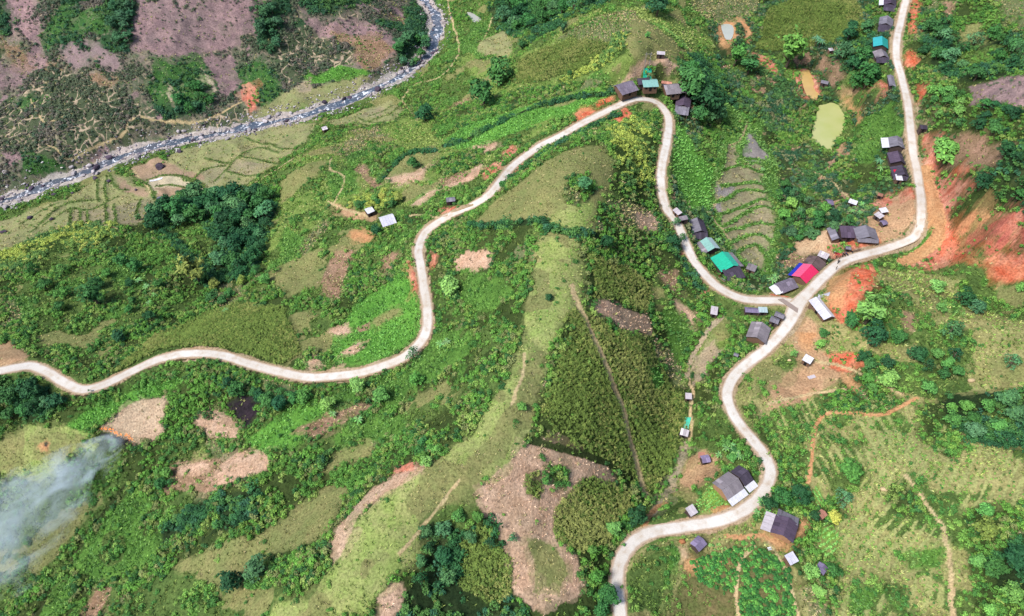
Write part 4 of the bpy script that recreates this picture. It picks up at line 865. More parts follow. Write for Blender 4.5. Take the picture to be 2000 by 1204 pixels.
def proto(me): return bpy.data.objects.new(me.name, me)     # source shape for a scatter; lives only inside the node group
def scatter(name, label, cat, P, S, Rz, T, protos, seed=0, tilt=.15):
    n = len(P)
    me = bpy.data.meshes.new(name); me.vertices.add(n); me.vertices.foreach_set('co', np.asarray(P, np.float32).ravel())
    g = np.random.default_rng(seed)
    rot = np.stack([g.normal(size=n)*tilt, g.normal(size=n)*tilt, Rz], 1)
    for nm, typ, fld, A_ in (('scl', 'FLOAT_VECTOR', 'vector', S), ('rot', 'FLOAT_VECTOR', 'vector', rot)):
        a = me.attributes.new(nm, typ, 'POINT'); a.data.foreach_set(fld, np.asarray(A_, np.float32).ravel())
    a = me.attributes.new('tint', 'FLOAT_COLOR', 'POINT'); a.data.foreach_set('color', np.concatenate([T, np.ones((n, 1))], 1).astype(np.float32).ravel())
    a = me.attributes.new('pick', 'INT', 'POINT'); a.data.foreach_set('value', g.integers(0, len(protos), n).astype(np.int32))
    ng = bpy.data.node_groups.new(name, 'GeometryNodeTree')
    ng.interface.new_socket('Geometry', in_out='INPUT', socket_type='NodeSocketGeometry'); ng.interface.new_socket('Geometry', in_out='OUTPUT', socket_type='NodeSocketGeometry')
    gi, go = ng.nodes.new('NodeGroupInput'), ng.nodes.new('NodeGroupOutput')
    ip = ng.nodes.new('GeometryNodeInstanceOnPoints'); jn = ng.nodes.new('GeometryNodeJoinGeometry')
    for p in protos:
        oi = ng.nodes.new('GeometryNodeObjectInfo'); oi.inputs['Object'].default_value = p; oi.inputs['As Instance'].default_value = True
        ng.links.new(oi.outputs['Geometry'], jn.inputs[0])
    def attr(nm, typ):
        q = ng.nodes.new('GeometryNodeInputNamedAttribute'); q.data_type = typ; q.inputs['Name'].default_value = nm; return q.outputs['Attribute']
    e2r = ng.nodes.new('FunctionNodeEulerToRotation'); ng.links.new(attr('rot', 'FLOAT_VECTOR'), e2r.inputs[0])
    ng.links.new(gi.outputs[0], ip.inputs['Points']); ng.links.new(jn.outputs[0], ip.inputs['Instance']); ip.inputs['Pick Instance'].default_value = True
    ng.links.new(attr('pick', 'INT'), ip.inputs['Instance Index']); ng.links.new(e2r.outputs[0], ip.inputs['Rotation']); ng.links.new(attr('scl', 'FLOAT_VECTOR'), ip.inputs['Scale'])
    ng.links.new(ip.outputs[0], go.inputs[0])
    o = link(name, me); o.modifiers.new('scatter', 'NODES').node_group = ng
    return tag(o, label, cat, kind='stuff')

TINT = {  # display colours of lit foliage
 'mid':  [(106,150,68),(88,136,60),(122,158,76),(70,116,56)],
 'mix':  [(86,132,58),(108,146,64),(68,114,54),(126,150,76),(118,128,78),(56,98,54),(94,142,60)],
 'dark': [(52,98,58),(44,84,54),(64,110,60),(56,100,72),(80,120,62)],
 'yel':  [(164,180,84),(146,168,78),(116,148,74),(98,134,70),(172,180,92),(84,122,68)],
 'val':  [(76,116,66),(60,100,62),(96,130,70),(74,106,82),(124,128,92),(52,90,62)],
 'far':  [(96,108,84),(86,102,78),(110,106,96),(76,98,78),(118,112,102)],
 'fardark':[(56,96,66),(66,108,68),(50,86,64),(74,112,62)],
 'grass':[(108,136,68),(92,122,60),(124,142,78)],
 'lush': [(120,164,86),(106,150,80),(136,174,96),(98,138,76)],
 'vivid':[(124,182,92),(112,170,84),(136,188,98),(104,156,78)],
 'ridge':[(158,176,100),(140,164,86),(172,178,116),(120,154,74)],
 'fieldg':[(168,172,108),(150,158,92),(180,172,122),(128,150,78)],
 'olive':[(168,162,112),(150,150,96),(184,172,128),(136,146,88)],
 'straw':[(222,190,166),(212,178,154),(200,164,140),(228,200,176),(180,146,124)],
 'purple':[(160,134,136),(132,106,112),(178,152,150),(108,88,96)],
 'stalk':[(102,124,62),(90,112,56),(114,130,68),(80,104,50),(126,134,78)],
 'crop': [(70,126,58),(56,108,52),(88,142,64),(50,96,48)],
}
KT = 1.25
TN = {k: np.array([C(*c, k=KT) for c in v]) for k, v in TINT.items()}
def tints(key, n, g, x=None, y=None):
    t = TN[key]
    if x is None: i = g.integers(0, len(t), n)
    else: i = np.clip(((fbm(x, y, 14, 2, 131)*.9+.5 + g.normal(size=n)*.28)*len(t)).astype(int), 0, len(t)-1)
    return t[i] * (.82 + .36*g.random((n, 1)))

def candidates(step, seed, mx=150, my=110):
    g = np.random.default_rng(seed)
    xs = np.arange(-420, 420, step); ys = np.arange(15, 480, step)
    x, y = np.meshgrid(xs, ys); x = x.ravel() + (g.random(x.size)-.5)*step*.95; y = y.ravel() + (g.random(y.size)-.5)*step*.95
    z = samp(Z, x, y); a, b = project(x, y, z); k = (a > -mx) & (a < 2000+mx) & (b > -my) & (b < 1204+my+60)
    return x[k], y[k], z[k], g
BLOCK = []                                                   # (x, y, radius) kept clear of plants: houses, ponds, yards
def clear_of(x, y):
    k = samp(np.minimum(roadD, 50), x, y) > 2.9
    k &= samp(np.minimum(trackD, 50), x, y) > 1.6
    for bx, by, br in BLOCK: k &= np.hypot(x-bx, y-by) > br
    for Wp, lv in pond_w.values():
        b = (np.abs(x-Wp[:, 0].mean()) < 40) & (np.abs(y-Wp[:, 1].mean()) < 40) & k
        i = np.nonzero(b)[0]
        if len(i): k[i[pip(x[i], y[i], Wp)]] = False
    return k & (samp(np.minimum(rivD, 50), x, y) > 8.5)

def build_vegetation():
    dens = {k: np.array([CL[c][q] for c in CN], float) for k, q in (('shrub', 3), ('tuft', 5))}
    stint = [CL[c][4] for c in CN]; gtint = [CL[c][6] for c in CN]
    # shrubs
    st = 1.15
    x, y, z, g = candidates(st, 21); cls = np.where(g.random(len(x)) < .6, classify(x, y), classify(x, y, sd=200, am=3.4)); clump = fbm(x, y, 7, 3, 151)
    p = dens['shrub'][cls]*st*st*np.clip(1 + 2.2*clump, 0, 2.4)
    k = (g.random(len(x)) < p) & clear_of(x, y); x, y, z, cls, clump = x[k], y[k], z[k], cls[k], clump[k]
    n = len(x); S = (.62 + .85*g.random(n)**1.8 + .4*np.clip(clump, 0, 1)) * np.where(np.isin(cls, [CI['shrubd'], CI['fardark']]), 1.35, 1.0) * np.where(dens['shrub'][cls] < .12, .68, 1.0)
    T = np.zeros((n, 3))
    for key in set(stint):
        m = np.array([stint[c] == key for c in cls]); T[m] = tints(key, m.sum(), g, x[m], y[m])
    scatter('shrub_cover', 'mixed green bushes covering the slopes', 'shrubs', np.stack([x, y, z-.1*S], 1), np.stack([S, S, S*(.8+.5*g.random(n))], 1), g.random(n)*6.28, T, [proto(bush(300+i)) for i in range(5)], 1)
    print('shrubs', n)
    # grass tufts
    st = .95
    x, y, z, g = candidates(st, 22, 60, 60); cls = np.where(g.random(len(x)) < .55, classify(x, y), classify(x, y, sd=200, am=3.6)); clump = fbm(x, y, 5, 3, 161)
    p = dens['tuft'][cls]*st*st*np.clip(1 + 1.3*clump, 0, 2)*1.1
    k = (g.random(len(x)) < p) & clear_of(x, y); x, y, z, cls, clump = x[k], y[k], z[k], cls[k], clump[k]
    n = len(x); S = (.8+.7*g.random(n))*np.where(np.isin(cls, [CI['ridge'], CI['olive']]), .75, 1.1); T = np.zeros((n, 3))
    for key in set(gtint):
        m = np.array([gtint[c] == key for c in cls]); T[m] = tints(key, m.sum(), g, x[m], y[m])
    scatter('grass_tufts', 'short and knee high grass on the open slopes', 'grass', np.stack([x, y, z-.03], 1), np.stack([S, S, S*(.7+.6*g.random(n))], 1), g.random(n)*6.28, T, [proto(tuft(400+i)) for i in range(4)], 2)
    print('tufts', n)
    # dry litter on cleared fields
    st = .9
    x, y, z, g = candidates(st, 23, 60, 60); cls = np.where(g.random(len(x)) < .55, classify(x, y), classify(x, y, sd=400, am=4.))
    pk = np.isin(cls, [CI['pink'], CI['dry'], CI['brown'], CI['fallow']]); pu = np.isin(cls, [CI['purple']])
    k = ((pk & (g.random(len(x)) < .6)) | (pu & (g.random(len(x)) < .45))) & clear_of(x, y); x, y, z, cls, pu = x[k], y[k], z[k], cls[k], pu[k]
    n = len(x); T = tints('straw', n, g); T[pu] = tints('purple', pu.sum(), g); S = .6+.6*g.random(n)
    scatter('straw_litter', 'cut stalks and dry litter on the cleared pink fields', 'litter', np.stack([x, y, z-.02], 1), np.stack([S, S, S*.7], 1), g.random(n)*6.28, T, [proto(tuft(430+i, 9, .22, .5, .07)) for i in range(3)], 3)
    # standing crop
    st = .5
    x, y, z, g = candidates(st, 24); cls = classify(x, y); k = (cls == CI['stalk']) & (g.random(len(x)) < .9*np.clip(1.1+.9*fbm(x, y, 6, 2, 171), .3, 1)) & clear_of(x, y)
    x, y, z = x[k], y[k], z[k]; n = len(x); S = (.40+.28*g.random(n))*(1+.18*np.sin((x*.55+y*.83)*6.2832/2.6))
    scatter('standing_crop', 'tall olive green crop standing on the ridge flanks', 'crop', np.stack([x, y, z-.05], 1), np.stack([S, S, S], 1), g.random(n)*6.28, tints('stalk', n, g, x, y), [proto(stalks(450+i)) for i in range(4)], 4, .2)
    print('stalks', n)
    # planted rows
    X_, Y_, Sx, Tx = [], [], [], []
    def rows(poly, dirpx, gap, step, size, key, keep=.9):
        W = at(poly)[:, :2]; d = at(dirpx)[:, :2]; d = d[1]-d[0]; d /= np.linalg.norm(d); q = np.array([-d[1], d[0]]); c = W.mean(0)
        r = np.abs(W-c).max()*1.5; a, b = np.meshgrid(np.arange(-r, r, step), np.arange(-r, r, gap)); a, b = a.ravel(), b.ravel(); g_ = np.random.default_rng(int(abs(c[0]*10)))
        a = a + g_.normal(size=len(a))*step*.15; b = b + g_.normal(size=len(a))*gap*.08 + fbm(a, b, 14, 2, 3)*1.2
        x, y = c[0]+a*d[0]+b*q[0], c[1]+a*d[1]+b*q[1]
        k = pip(x, y, W) & (g_.random(len(x)) < keep*np.clip(1.1+.9*fbm(x, y, 9, 2, 7), 0, 1)) & clear_of(x, y)
        X_.append(x[k]); Y_.append(y[k]); Sx.append(np.full(k.sum(), size)*(.75+.5*g_.random(k.sum()))); Tx.append(tints(key, k.sum(), g_))
    def rows_w(W, d, gap):
        x, y, z, g_ = candidates(.7, 61, 60, 60); k = pip(x, y, W) & clear_of(x, y); x, y = x[k], y[k]
        q = (-x*d[1] + y*d[0]) + fbm(x, y, 22, 2, 7)*2.4; k = (np.sin(q*6.2832/gap) < -.1) & (g_.random(len(x)) < .42*np.clip(1.1+1.3*fbm(x, y, 9, 2, 7), 0, 1)); x, y = x[k], y[k]
        X_.append(x); Y_.append(y); Sx.append(.5+.35*g_.random(len(x))); Tx.append(tints('mid', len(x), g_))
    rows([(1345,1100),(1470,1055),(1485,1075),(1440,1110),(1440,1160),(1370,1140)], [(1400,1120),(1440,1100)], .95, .8, 1.45, 'crop')
    rows([(1450,1100),(1490,1070),(1540,1110),(1562,1230),(1445,1230)], [(1460,1150),(1520,1120)], .9, .8, 1.5, 'crop')
    rows([(1380,1060),(1470,1050),(1480,1075),(1390,1090)], [(1400,1070),(1460,1060)], 1.3, 1.0, 1.0, 'lush', .7)
    rows([(1590,1034),(1618,1020),(1640,1050),(1640,1080),(1612,1092),(1598,1066)], [(1597,1052),(1630,1033)], 1.35, .4, .72, 'vivid', 1)
    rows([(1583,962),(1596,946),(1612,972),(1614,990),(1600,990)], [(1590,955),(1606,982)], 1.1, .4, .7, 'vivid', 1)
    rows([(1352,985),(1385,950),(1420,975),(1428,990),(1360,1005)], [(1360,985),(1395,960)], 1.0, .5, .65, 'vivid', .75)
    rows([(1600,770),(1690,750),(1760,795),(1710,803),(1630,800)], [(1620,790),(1660,765)], 1.4, .9, .9, 'crop')
    rows([(1620,695),(1680,690),(1685,705),(1650,710)], [(1630,700),(1670,700)], 1.2, .8, .8, 'crop')
    for W_, dv, gp in ROWF[:3]:
        c_ = W_.mean(0); rows_w(W_, dv, gp)
    for poly, dr in (([(1560,845),(1590,850),(1575,930)], [(1565,850),(1575,920)]),): rows(poly, dr, 1.4, .9, .8, 'lush')
    rows([(1100,75),(1200,28),(1238,25),(1225,70),(1150,85)], [(1200,30),(1215,75)], 2.0, .9, .8, 'grass', .8)
    x, y = np.concatenate(X_), np.concatenate(Y_); S = np.concatenate(Sx); T = np.concatenate(Tx); z = samp(Z, x, y); g = np.random.default_rng(3)
    scatter('planted_crop', 'low leafy crop planted in rows on the lower slopes and gardens', 'crop', np.stack([x, y, z], 1), np.stack([S, S, S*.9], 1), g.random(len(x))*6.28, T, [proto(rosette(470+i)) for i in range(3)], 5)
# ------------------------------------------------------------------ houses and sheds
def roof_material(name, c1, c2, streak=.5, metal=False, sc=1.0):
    m, nt, b = new_mat(name); co = N(nt, 'ShaderNodeTexCoord').outputs['Object']
    oi = N(nt, 'ShaderNodeObjectInfo').outputs['Random']
    mp = N(nt, 'ShaderNodeMapping'); mp.inputs['Scale'].default_value = (2.2, .5, 1); nt.links.new(co, mp.inputs['Vector'])
    ad = N(nt, 'ShaderNodeVectorMath', operation='ADD'); cx_ = N(nt, 'ShaderNodeCombineXYZ'); mu = N(nt, 'ShaderNodeMath', operation='MULTIPLY'); mu.inputs[1].default_value = 37.
    nt.links.new(oi, mu.inputs[0]); nt.links.new(mu.outputs[0], cx_.inputs[0]); nt.links.new(cx_.outputs[0], ad.inputs[0]); nt.links.new(mp.outputs[0], ad.inputs[1])
    n1 = noise(nt, ad.outputs[0], 1.6, 4, .65); w_ = N(nt, 'ShaderNodeTexWave', bands_direction='X'); w_.inputs['Scale'].default_value = .5; w_.inputs['Distortion'].default_value = 1.6; w_.inputs['Detail'].default_value = 3; nt.links.new(ad.outputs[0], w_.inputs['Vector'])
    c = mixc(nt, ramp(nt, n1, [(.5-.3*streak, 0.), (.5+.3*streak, 1.)]), c1, c2)
    v = ramp(nt, oi, [(0., 1-.17*streak), (1., 1+.17*streak)])
    c = mixc(nt, 1., c, v, 'MULTIPLY')
    if streak > .55: c = mixc(nt, 1., c, ramp(nt, oi, [(.0, .72), (.08, 1.), (.93, 1.), (.96, 1.35)]), 'MULTIPLY')
    nt.links.new(c, b.inputs['Base Color'])
    wv = ramp(nt, w_.outputs['Fac'], [(.1, 1-.26*streak), (.7, 1.06)]); c = mixc(nt, 1., c, wv, 'MULTIPLY'); nt.links.new(c, b.inputs['Base Color'])
    b.inputs['Roughness'].default_value = .45 if metal else .9; b.inputs['Specular IOR Level'].default_value = .4 if metal else .15
    w = N(nt, 'ShaderNodeTexWave', bands_direction='X'); w.inputs['Scale'].default_value = .62; w.inputs['Distortion'].default_value = .6; nt.links.new(co, w.inputs['Vector']); bump(nt, b, w.outputs['Fac'], .35, .05)
    return m
KR = 1.55
def Cr(*c): return C(*c, k=KR)
RM = {
 'slate': roof_material('weathered_slate_sheet', Cr(136,132,142), Cr(114,110,120), .7),
 'grey': roof_material('grey_board_roof', Cr(156,148,152), Cr(120,112,120), .9),
 'stripe': roof_material('striped_board_roof', Cr(152,142,156), Cr(92,82,100), 1.1),
 'dark': roof_material('dark_board_roof', Cr(86,78,92), Cr(62,56,70), .8),
 'plum': roof_material('plum_board_roof', Cr(102,86,104), Cr(76,66,84), .9),
 'brown': roof_material('old_brown_roof', Cr(120,100,98), Cr(92,76,78), .9),
 'white': roof_material('white_sheet', Cr(226,225,228), Cr(206,205,212), .25, True),
 'zinc': roof_material('pale_zinc_sheet', Cr(222,220,230), Cr(192,190,206), .5, True),
 'pale': roof_material('pale_board', Cr(208,200,204), Cr(178,168,174), .6),
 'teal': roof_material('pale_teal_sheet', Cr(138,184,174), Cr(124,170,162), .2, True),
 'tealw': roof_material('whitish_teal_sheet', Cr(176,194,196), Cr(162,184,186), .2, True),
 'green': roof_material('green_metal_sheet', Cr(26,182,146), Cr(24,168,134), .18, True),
 'greenl': roof_material('green_metal_sheet_lit', Cr(64,196,166), Cr(54,184,156), .18, True),  # green roof's brighter right slope: light put into the colour; the net shares it
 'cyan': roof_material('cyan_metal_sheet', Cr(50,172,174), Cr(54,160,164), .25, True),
 'cyand': roof_material('cyan_metal_sheet_shade', Cr(18,160,150), Cr(18,150,142), .2, True),  # right slope of the cyan roof: its shade is painted into this darker copy
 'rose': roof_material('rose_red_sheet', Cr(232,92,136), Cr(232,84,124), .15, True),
 'rosed': roof_material('rose_red_sheet_shade', Cr(226,50,100), Cr(218,48,94), .15, True),  # same rose roof on its right slope, shading mixed into the sheet colour
 'blue': roof_material('blue_tarp_sheet', Cr(46,58,176), Cr(38,48,150), .3),
 'rust': roof_material('rusty_sheet', Cr(190,134,112), Cr(160,112,98), .8),
 'tarp': roof_material('red_tarp_sheet', Cr(206,34,70), Cr(180,30,60), .4),
 'violet': roof_material('violet_grey_thatch', Cr(146,134,162), Cr(104,94,122), 1.0),
}
def plain(name, c, rough=.9):
    m, nt, b = new_mat(name); co = N(nt, 'ShaderNodeTexCoord').outputs['Object']
    cc = mixc(nt, ramp(nt, noise(nt, co, 2.2, 4), [(.3, 0.), (.7, 1.)]), tuple(v*.78 for v in c), tuple(min(1, v*1.15) for v in c)); nt.links.new(cc, b.inputs['Base Color']); b.inputs['Roughness'].default_value = rough
    return m
WOOD, WOODD, MUD, BLK, POSTM = plain('wall_boards', C(134,104,84)), plain('dark_wall_boards', C(92,76,72)), plain('earth_wall', C(196,150,112)), plain('dark_opening', C(34,30,32)), plain('timber_post', C(150,128,108))
MWHITE, MRED, MGREY = plain('white_paint', C(232,230,228)), plain('red_paint', C(196,40,44)), plain('grey_cement', C(172,166,164))
WM = {'wood': WOOD, 'dark': WOODD, 'mud': MUD, 'grey': MGREY}

def roof_slope(parent, a, b, c, d, mat, colw=1.25, roww=2.1, name='roof_sheet', rs=0, skip=0.0):
    """sheets laid over the quad a-b (ridge) to d-c (eave), all in house coordinates"""
    a, b, c, d = map(Vector, (a, b, c, d)); ux = (b-a); L = ux.length; uy = ((d-a)+(c-b))*.5; Wd = uy.length
    nx, ny = max(1, round(L/colw)), max(1, round(Wd/roww)); sx, sy = L/nx, Wd/ny
    X, Y = ux.normalized(), uy.normalized(); Zv = X.cross(Y); 
    if Zv.z < 0: X = -X; a = b; Zv = X.cross(Y)
    Y = Zv.cross(X)
    me = MB().box(-sx*.5+.015, sx*.5-.015, -.06, sy+.06, -.025, .025).mesh(name, mat)
    g = random.Random(rs); Rm = Matrix((X, Y, Zv)).transposed().to_4x4()
    for j in range(ny):
        for i in range(nx):
            if g.random() < skip: continue
            o = link(name, me, parent)
            p = a + X*sx*(i+.5) + Y*sy*j + Zv*(.02 + .035*(ny-1-j) + g.uniform(-.008, .008))
            o.matrix_local = Matrix.Translation(p) @ Rm @ Matrix.Rotation(g.uniform(-.02, .02), 4, 'Z') @ Matrix.Rotation(-.018 + g.uniform(-.006, .006), 4, 'X')

HOUSES = [
 # label, ridge end 1, ridge end 2 (photo), ridge height, left width, right width, drop, left roof, right roof, wall, extras
 ('striped grey plank roofed house, leftmost of the row at the hairpin bend', (1203,172),(1236,157),4.2,2.6,5.4,1.7,'stripe','stripe','wood',[]),
 ('small dark plum roofed outbuilding behind the pale teal roof at the hairpin', (1245,152),(1267,152),3.2,1.6,3.2,1.2,'dark','dark','dark',[]),
 ('pale teal flat looking metal roof house facing the hairpin bend', (1253,165),(1282,165),4.0,1.8,4.2,.9,'teal','teal','wood',[]),
 ('broad grey board roofed house right of the pale teal roof at the hairpin', (1297,163),(1324,168),4.4,2.2,5.4,1.7,'grey','grey','wood',[('E2',3.4,'grey',1.0)]),
 ('plum roofed house with lighter porch at the right end of the hairpin row', (1334,209),(1338,187),4.4,3.6,3.2,1.7,'plum','plum','wood',[('E1',4.2,'slate',1.3)]),
 ('slate roofed house first in the roadside row above the terraces', (1370,450),(1361,426),4.6,5.0,3.0,1.9,'slate','dark','dark',[('E1',2.2,'dark',1.4)]),
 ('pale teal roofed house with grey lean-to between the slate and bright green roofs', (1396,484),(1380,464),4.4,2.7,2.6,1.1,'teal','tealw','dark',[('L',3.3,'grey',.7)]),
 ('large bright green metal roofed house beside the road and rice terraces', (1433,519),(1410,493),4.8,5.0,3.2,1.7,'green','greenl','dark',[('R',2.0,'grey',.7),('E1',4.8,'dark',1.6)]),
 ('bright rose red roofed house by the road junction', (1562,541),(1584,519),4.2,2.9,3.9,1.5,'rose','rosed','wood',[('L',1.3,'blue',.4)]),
 ('old brown roofed house adjoining the rose red roof', (1586,517),(1596,504),3.9,3.2,4.0,1.4,'brown','brown','wood',[]),
 ('long striped grey roofed roadside shed with a pale end beside the junction', (1519,557),(1550,546),3.6,1.6,3.4,1.2,'stripe','stripe','wood',[('E1',2.4,'white',.6)]),
 ('broad slate roofed farmhouse at the right end of the yard group', (1698,463),(1691,440),4.6,4.2,4.4,1.7,'slate','slate','wood',[('E1',1.2,'slate',1.0),('E2',1.0,'dark',.8)]),
 ('long plum roofed house joined to the slate farmhouse', (1637,450),(1673,443),4.2,1.6,4.8,1.5,'plum','plum','dark',[]),
 ('narrow slate roofed wing at the left end of the yard group', (1637,468),(1625,448),3.8,2.3,1.4,1.3,'slate','dark','wood',[]),
 ('slate roofed house with a white strip beside the right road', (1754,287),(1753,264),4.6,3.2,3.6,1.4,'slate','slate','dark',[('L',2.6,'white',.7)]),
 ('dark plum roofed house in the middle of the right roadside row', (1758,318),(1755,291),4.2,3.8,3.0,1.6,'plum','dark','dark',[]),
 ('dark board roofed house at the lower end of the right roadside row', (1765,344),(1762,321),4.0,4.2,2.6,1.6,'dark','dark','dark',[('E1',1.4,'dark',1.2)]),
 ('dark roofed house with white strip at the top edge of the photo', (1739,9),(1741,-9),4.4,3.2,3.2,1.5,'plum','dark','dark',[('L',2.0,'white',.6),('E1',4.0,'dark',1.5)]),
 ('slate roofed house with dark front roof above the teal roof', (1731,46),(1733,32),4.6,3.3,3.6,1.5,'slate','slate','dark',[('E1',4.6,'dark',1.6)]),
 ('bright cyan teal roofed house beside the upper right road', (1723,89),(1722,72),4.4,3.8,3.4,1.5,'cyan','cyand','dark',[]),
 ('violet grey roofed house just below the cyan teal roof', (1726,112),(1722,94),4.4,3.7,3.1,1.6,'grey','slate','dark',[('E1',2.6,'dark',1.4)]),
 ('small slate blue roadside hut below the big tree on the right road', (1747,161),(1741,142),3.0,1.3,1.6,.5,'slate','slate','dark',[]),
 ('large pale zinc roofed house on the slope left of the road', (742,431),(767,416),3.8,1.8,4.4,1.3,'white','zinc','mud',[]),
 ('big grey board roofed house below the junction', (1478,659),(1489,629),4.6,3.4,3.6,1.6,'grey','grey','wood',[]),
 ('white roofed house beside the red cutting at the junction', (1589,588),(1625,617),3.6,1.9,2.6,1.0,'white','zinc','wood',[]),
 ('big grey roofed house with white eave strip inside the lower bend', (1409,959),(1442,934),4.6,3.6,3.0,1.5,'grey','grey','mud',[('R',1.9,'white',.5)]),
 ('dark roofed end house with white eave strip inside the lower bend', (1445,932),(1461,919),4.4,3.2,2.8,1.5,'dark','dark','dark',[('R',1.9,'white',.5)]),
 ('dark plum roofed farmhouse with pale grey lean-to below the lower bend', (1530,1046),(1541,1012),4.6,3.3,3.2,1.5,'plum','plum','mud',[('L',2.5,'pale',.6),('E2',2.6,'slate',1.0)]),
]
SHEDS = [ # label, photo roof centre, length, width, yaw deg, height, roof
 ('tiny white purple hut among trees left of the upper road', (1623,97),2.4,2.0,10,2.4,'pale'),
 ('dark slate hut between the two fish ponds', (1611,160),3.6,3.0,-25,2.6,'slate'),
 ('pinkish grey shed behind the broad grey roof at the hairpin', (1304,152),4.6,2.2,-14,2.8,'rust'),
 ('small grey hut on the bare top above the hairpin', (1291,104),3.6,2.0,-8,2.6,'pale'),
 ('small grey shed standing alone left of the middle road', (880,389),3.6,2.6,10,2.6,'slate'),
 ('violet grey thatched hut by the dry paddies', (315,388),4.2,3.2,-10,2.8,'violet'),
 ('pale field hut at the end of the paddies', (634,251),3.0,2.6,30,2.4,'pale'),
 ('small white roofed shed left of the pale zinc roofed house', (722,411),3.4,3.0,35,2.6,'white'),
 ('pale grey hut at the upper end of the slate roof row', (1323,413),3.4,1.9,-60,2.4,'pale'),
 ('narrow grey lean-to against the slate roof row', (1335,425),3.4,1.8,15,2.6,'grey'),
 ('weathered grey hut at the foot of the rice terraces', (1468,523),3.4,3.0,-30,2.6,'grey'),
 ('junk covered grey shed between the rose roof and the yard', (1608,499),3.6,2.8,-35,2.6,'pale'),
 ('white roofed shed at the top of the right yard', (1726,411),3.2,2.2,15,2.4,'white'),
 ('pale violet shed below the white one in the right yard', (1717,421),3.0,2.4,-60,2.4,'pale'),
 ('dark round topped pen in the right yard', (1727,433),2.4,2.4,20,2.0,'violet'),
 ('white sheet shed beside the orange mound in the valley', (1666,395),3.2,2.2,-32,2.4,'white'),
 ('shed with half white roof under the valley trees', (1621,394),2.6,3.4,0,2.6,'violet'),
 ('pinkish brown hut near the white sheds by the yard', (1720,380),2.0,2.0,-30,2.2,'rust'),
 ('white roofed shed at the lower end of the right roadside row', (1750,358),2.6,3.0,-8,2.6,'white'),
 ('red tarp lean-to beside the right roadside row', (1745,347),2.6,1.4,5,2.6,'tarp'),
 ('dark hut on the hill side of the right road', (1803,249),2.8,3.0,-8,2.6,'dark'),
 ('slate grey shed near the junction, upper of two', (1523,615),3.2,2.2,-30,2.5,'slate'),
 ('slate grey shed near the junction, lower of two', (1513,625),3.0,2.6,-30,2.5,'slate'),
 ('pale teal grey shed below the junction road', (1490,606),3.0,2.0,-3,2.2,'tealw'),
 ('dark ragged shed below the junction road', (1469,606),5.0,2.2,-5,2.2,'violet'),
 ('pale ragged hut standing alone left of the junction sheds', (1395,607),2.4,3.4,-15,2.4,'pale'),
 ('bright white roofed shed on the red earth yard', (1578,702),2.8,2.6,-40,2.6,'white'),
 ('pale square roofed shed beside the vegetable garden', (1351,997),2.6,2.5,30,2.6,'pale'),
 ('violet thatched hut in the yard above the grey roofed house', (1378,896),2.6,2.4,10,2.4,'violet'),
 ('violet grey hut below the lower road', (1365,1061),3.4,3.0,40,2.8,'violet'),
 ('pale hut on the gully path, upper of two', (1345,774),2.1,2.0,-5,2.3,'pale'),
 ('pale hut on the gully path, lower of two', (1337,845),2.6,2.2,-20,2.3,'pale'),
 ('pale zinc shed below the dark plum farmhouse', (1546,1091),2.8,2.6,25,2.5,'zinc'),
 ('tan board hut right of the dark plum farmhouse', (1606,1004),2.2,2.0,35,2.4,'rust'),
 ('violet hut under the round tree at lower right', (1605,1110),2.6,2.4,45,2.4,'violet'),
 ('tiny grey hut beside the lower road below the junction', (1438,693),1.6,1.2,-30,1.8,'slate'),
 ('grey pump hut in front of the yard group', (1657,484),2.0,1.6,-10,2.2,'slate'),
]
def slope_at(P, h): return at(P, h)
HOUSES = [(a, tuple(np.array(b)*.96+np.array(c)*.04), tuple(np.array(c)*.96+np.array(b)*.04), round(h*.80, 2), round(wl*.93, 2), round(wr*.93, 2), round(dr*.9, 2), *r) for a, b, c, h, wl, wr, dr, *r in HOUSES]
H_W = []
for (lab, r1, r2, h, wl, wr, drop, ml, mr, wall, ex) in HOUSES:
    q = at([r1, r2], h); c = q.mean(0); d = q[1]-q[0]; L = math.hypot(d[0], d[1]); yaw = math.atan2(d[1], d[0])
    offy = (wl-wr)/2; cc = c[:2] + np.array([-math.sin(yaw), math.cos(yaw)])*offy
    H_W.append([c[0], c[1], c[2]-h, yaw, L, max(L, wl+wr)/2+1.0])
S_W = []
for (lab, p, L, W, yd, h, mt) in SHEDS:
    q = at([p], h*.9)[0]; S_W.append([q[0], q[1], q[2]-h*.9, R(yd), L, max(L, W)/2+.6])
# level the ground under each building
for c in H_W + S_W:
    D = np.hypot(GX-c[0], GY-c[1]); lim = samp(np.minimum(roadD, 99), c[0], c[1])
    w = 1 - sstep(c[5]*.85, c[5]+4.0, D); w = w*sstep(2.2, 4.2, roadD)
    b = D < c[5]
    c[2] = float(samp(Z, c[0], c[1]))*.5 + .5*float(Z[b].mean()) if b.any() else c[2]
    Z = Z*(1-w) + c[2]*w
    BLOCK.append((c[0], c[1], c[5]*.92))

def gable_walls(parent, L, yl, yr, he_l, he_r, h, mat):
    """closed wall body: yl, yr wall lines; eave heights; ridge at y=0"""
    x = L/2
    V = []
    for xx in (-x, x): V += [(xx, -yr, -1.2), (xx, yl, -1.2), (xx, yl, he_l), (xx, 0, h), (xx, -yr, he_r)]
    me = bpy.data.meshes.new('wall'); me.from_pydata(V, [], [(4, 3, 2, 1, 0), (5, 6, 7, 8, 9), (0, 1, 6, 5), (1, 2, 7, 6), (2, 3, 8, 7), (3, 4, 9, 8), (4, 0, 5, 9)]); me.materials.append(mat)
    link('wall', me, parent)

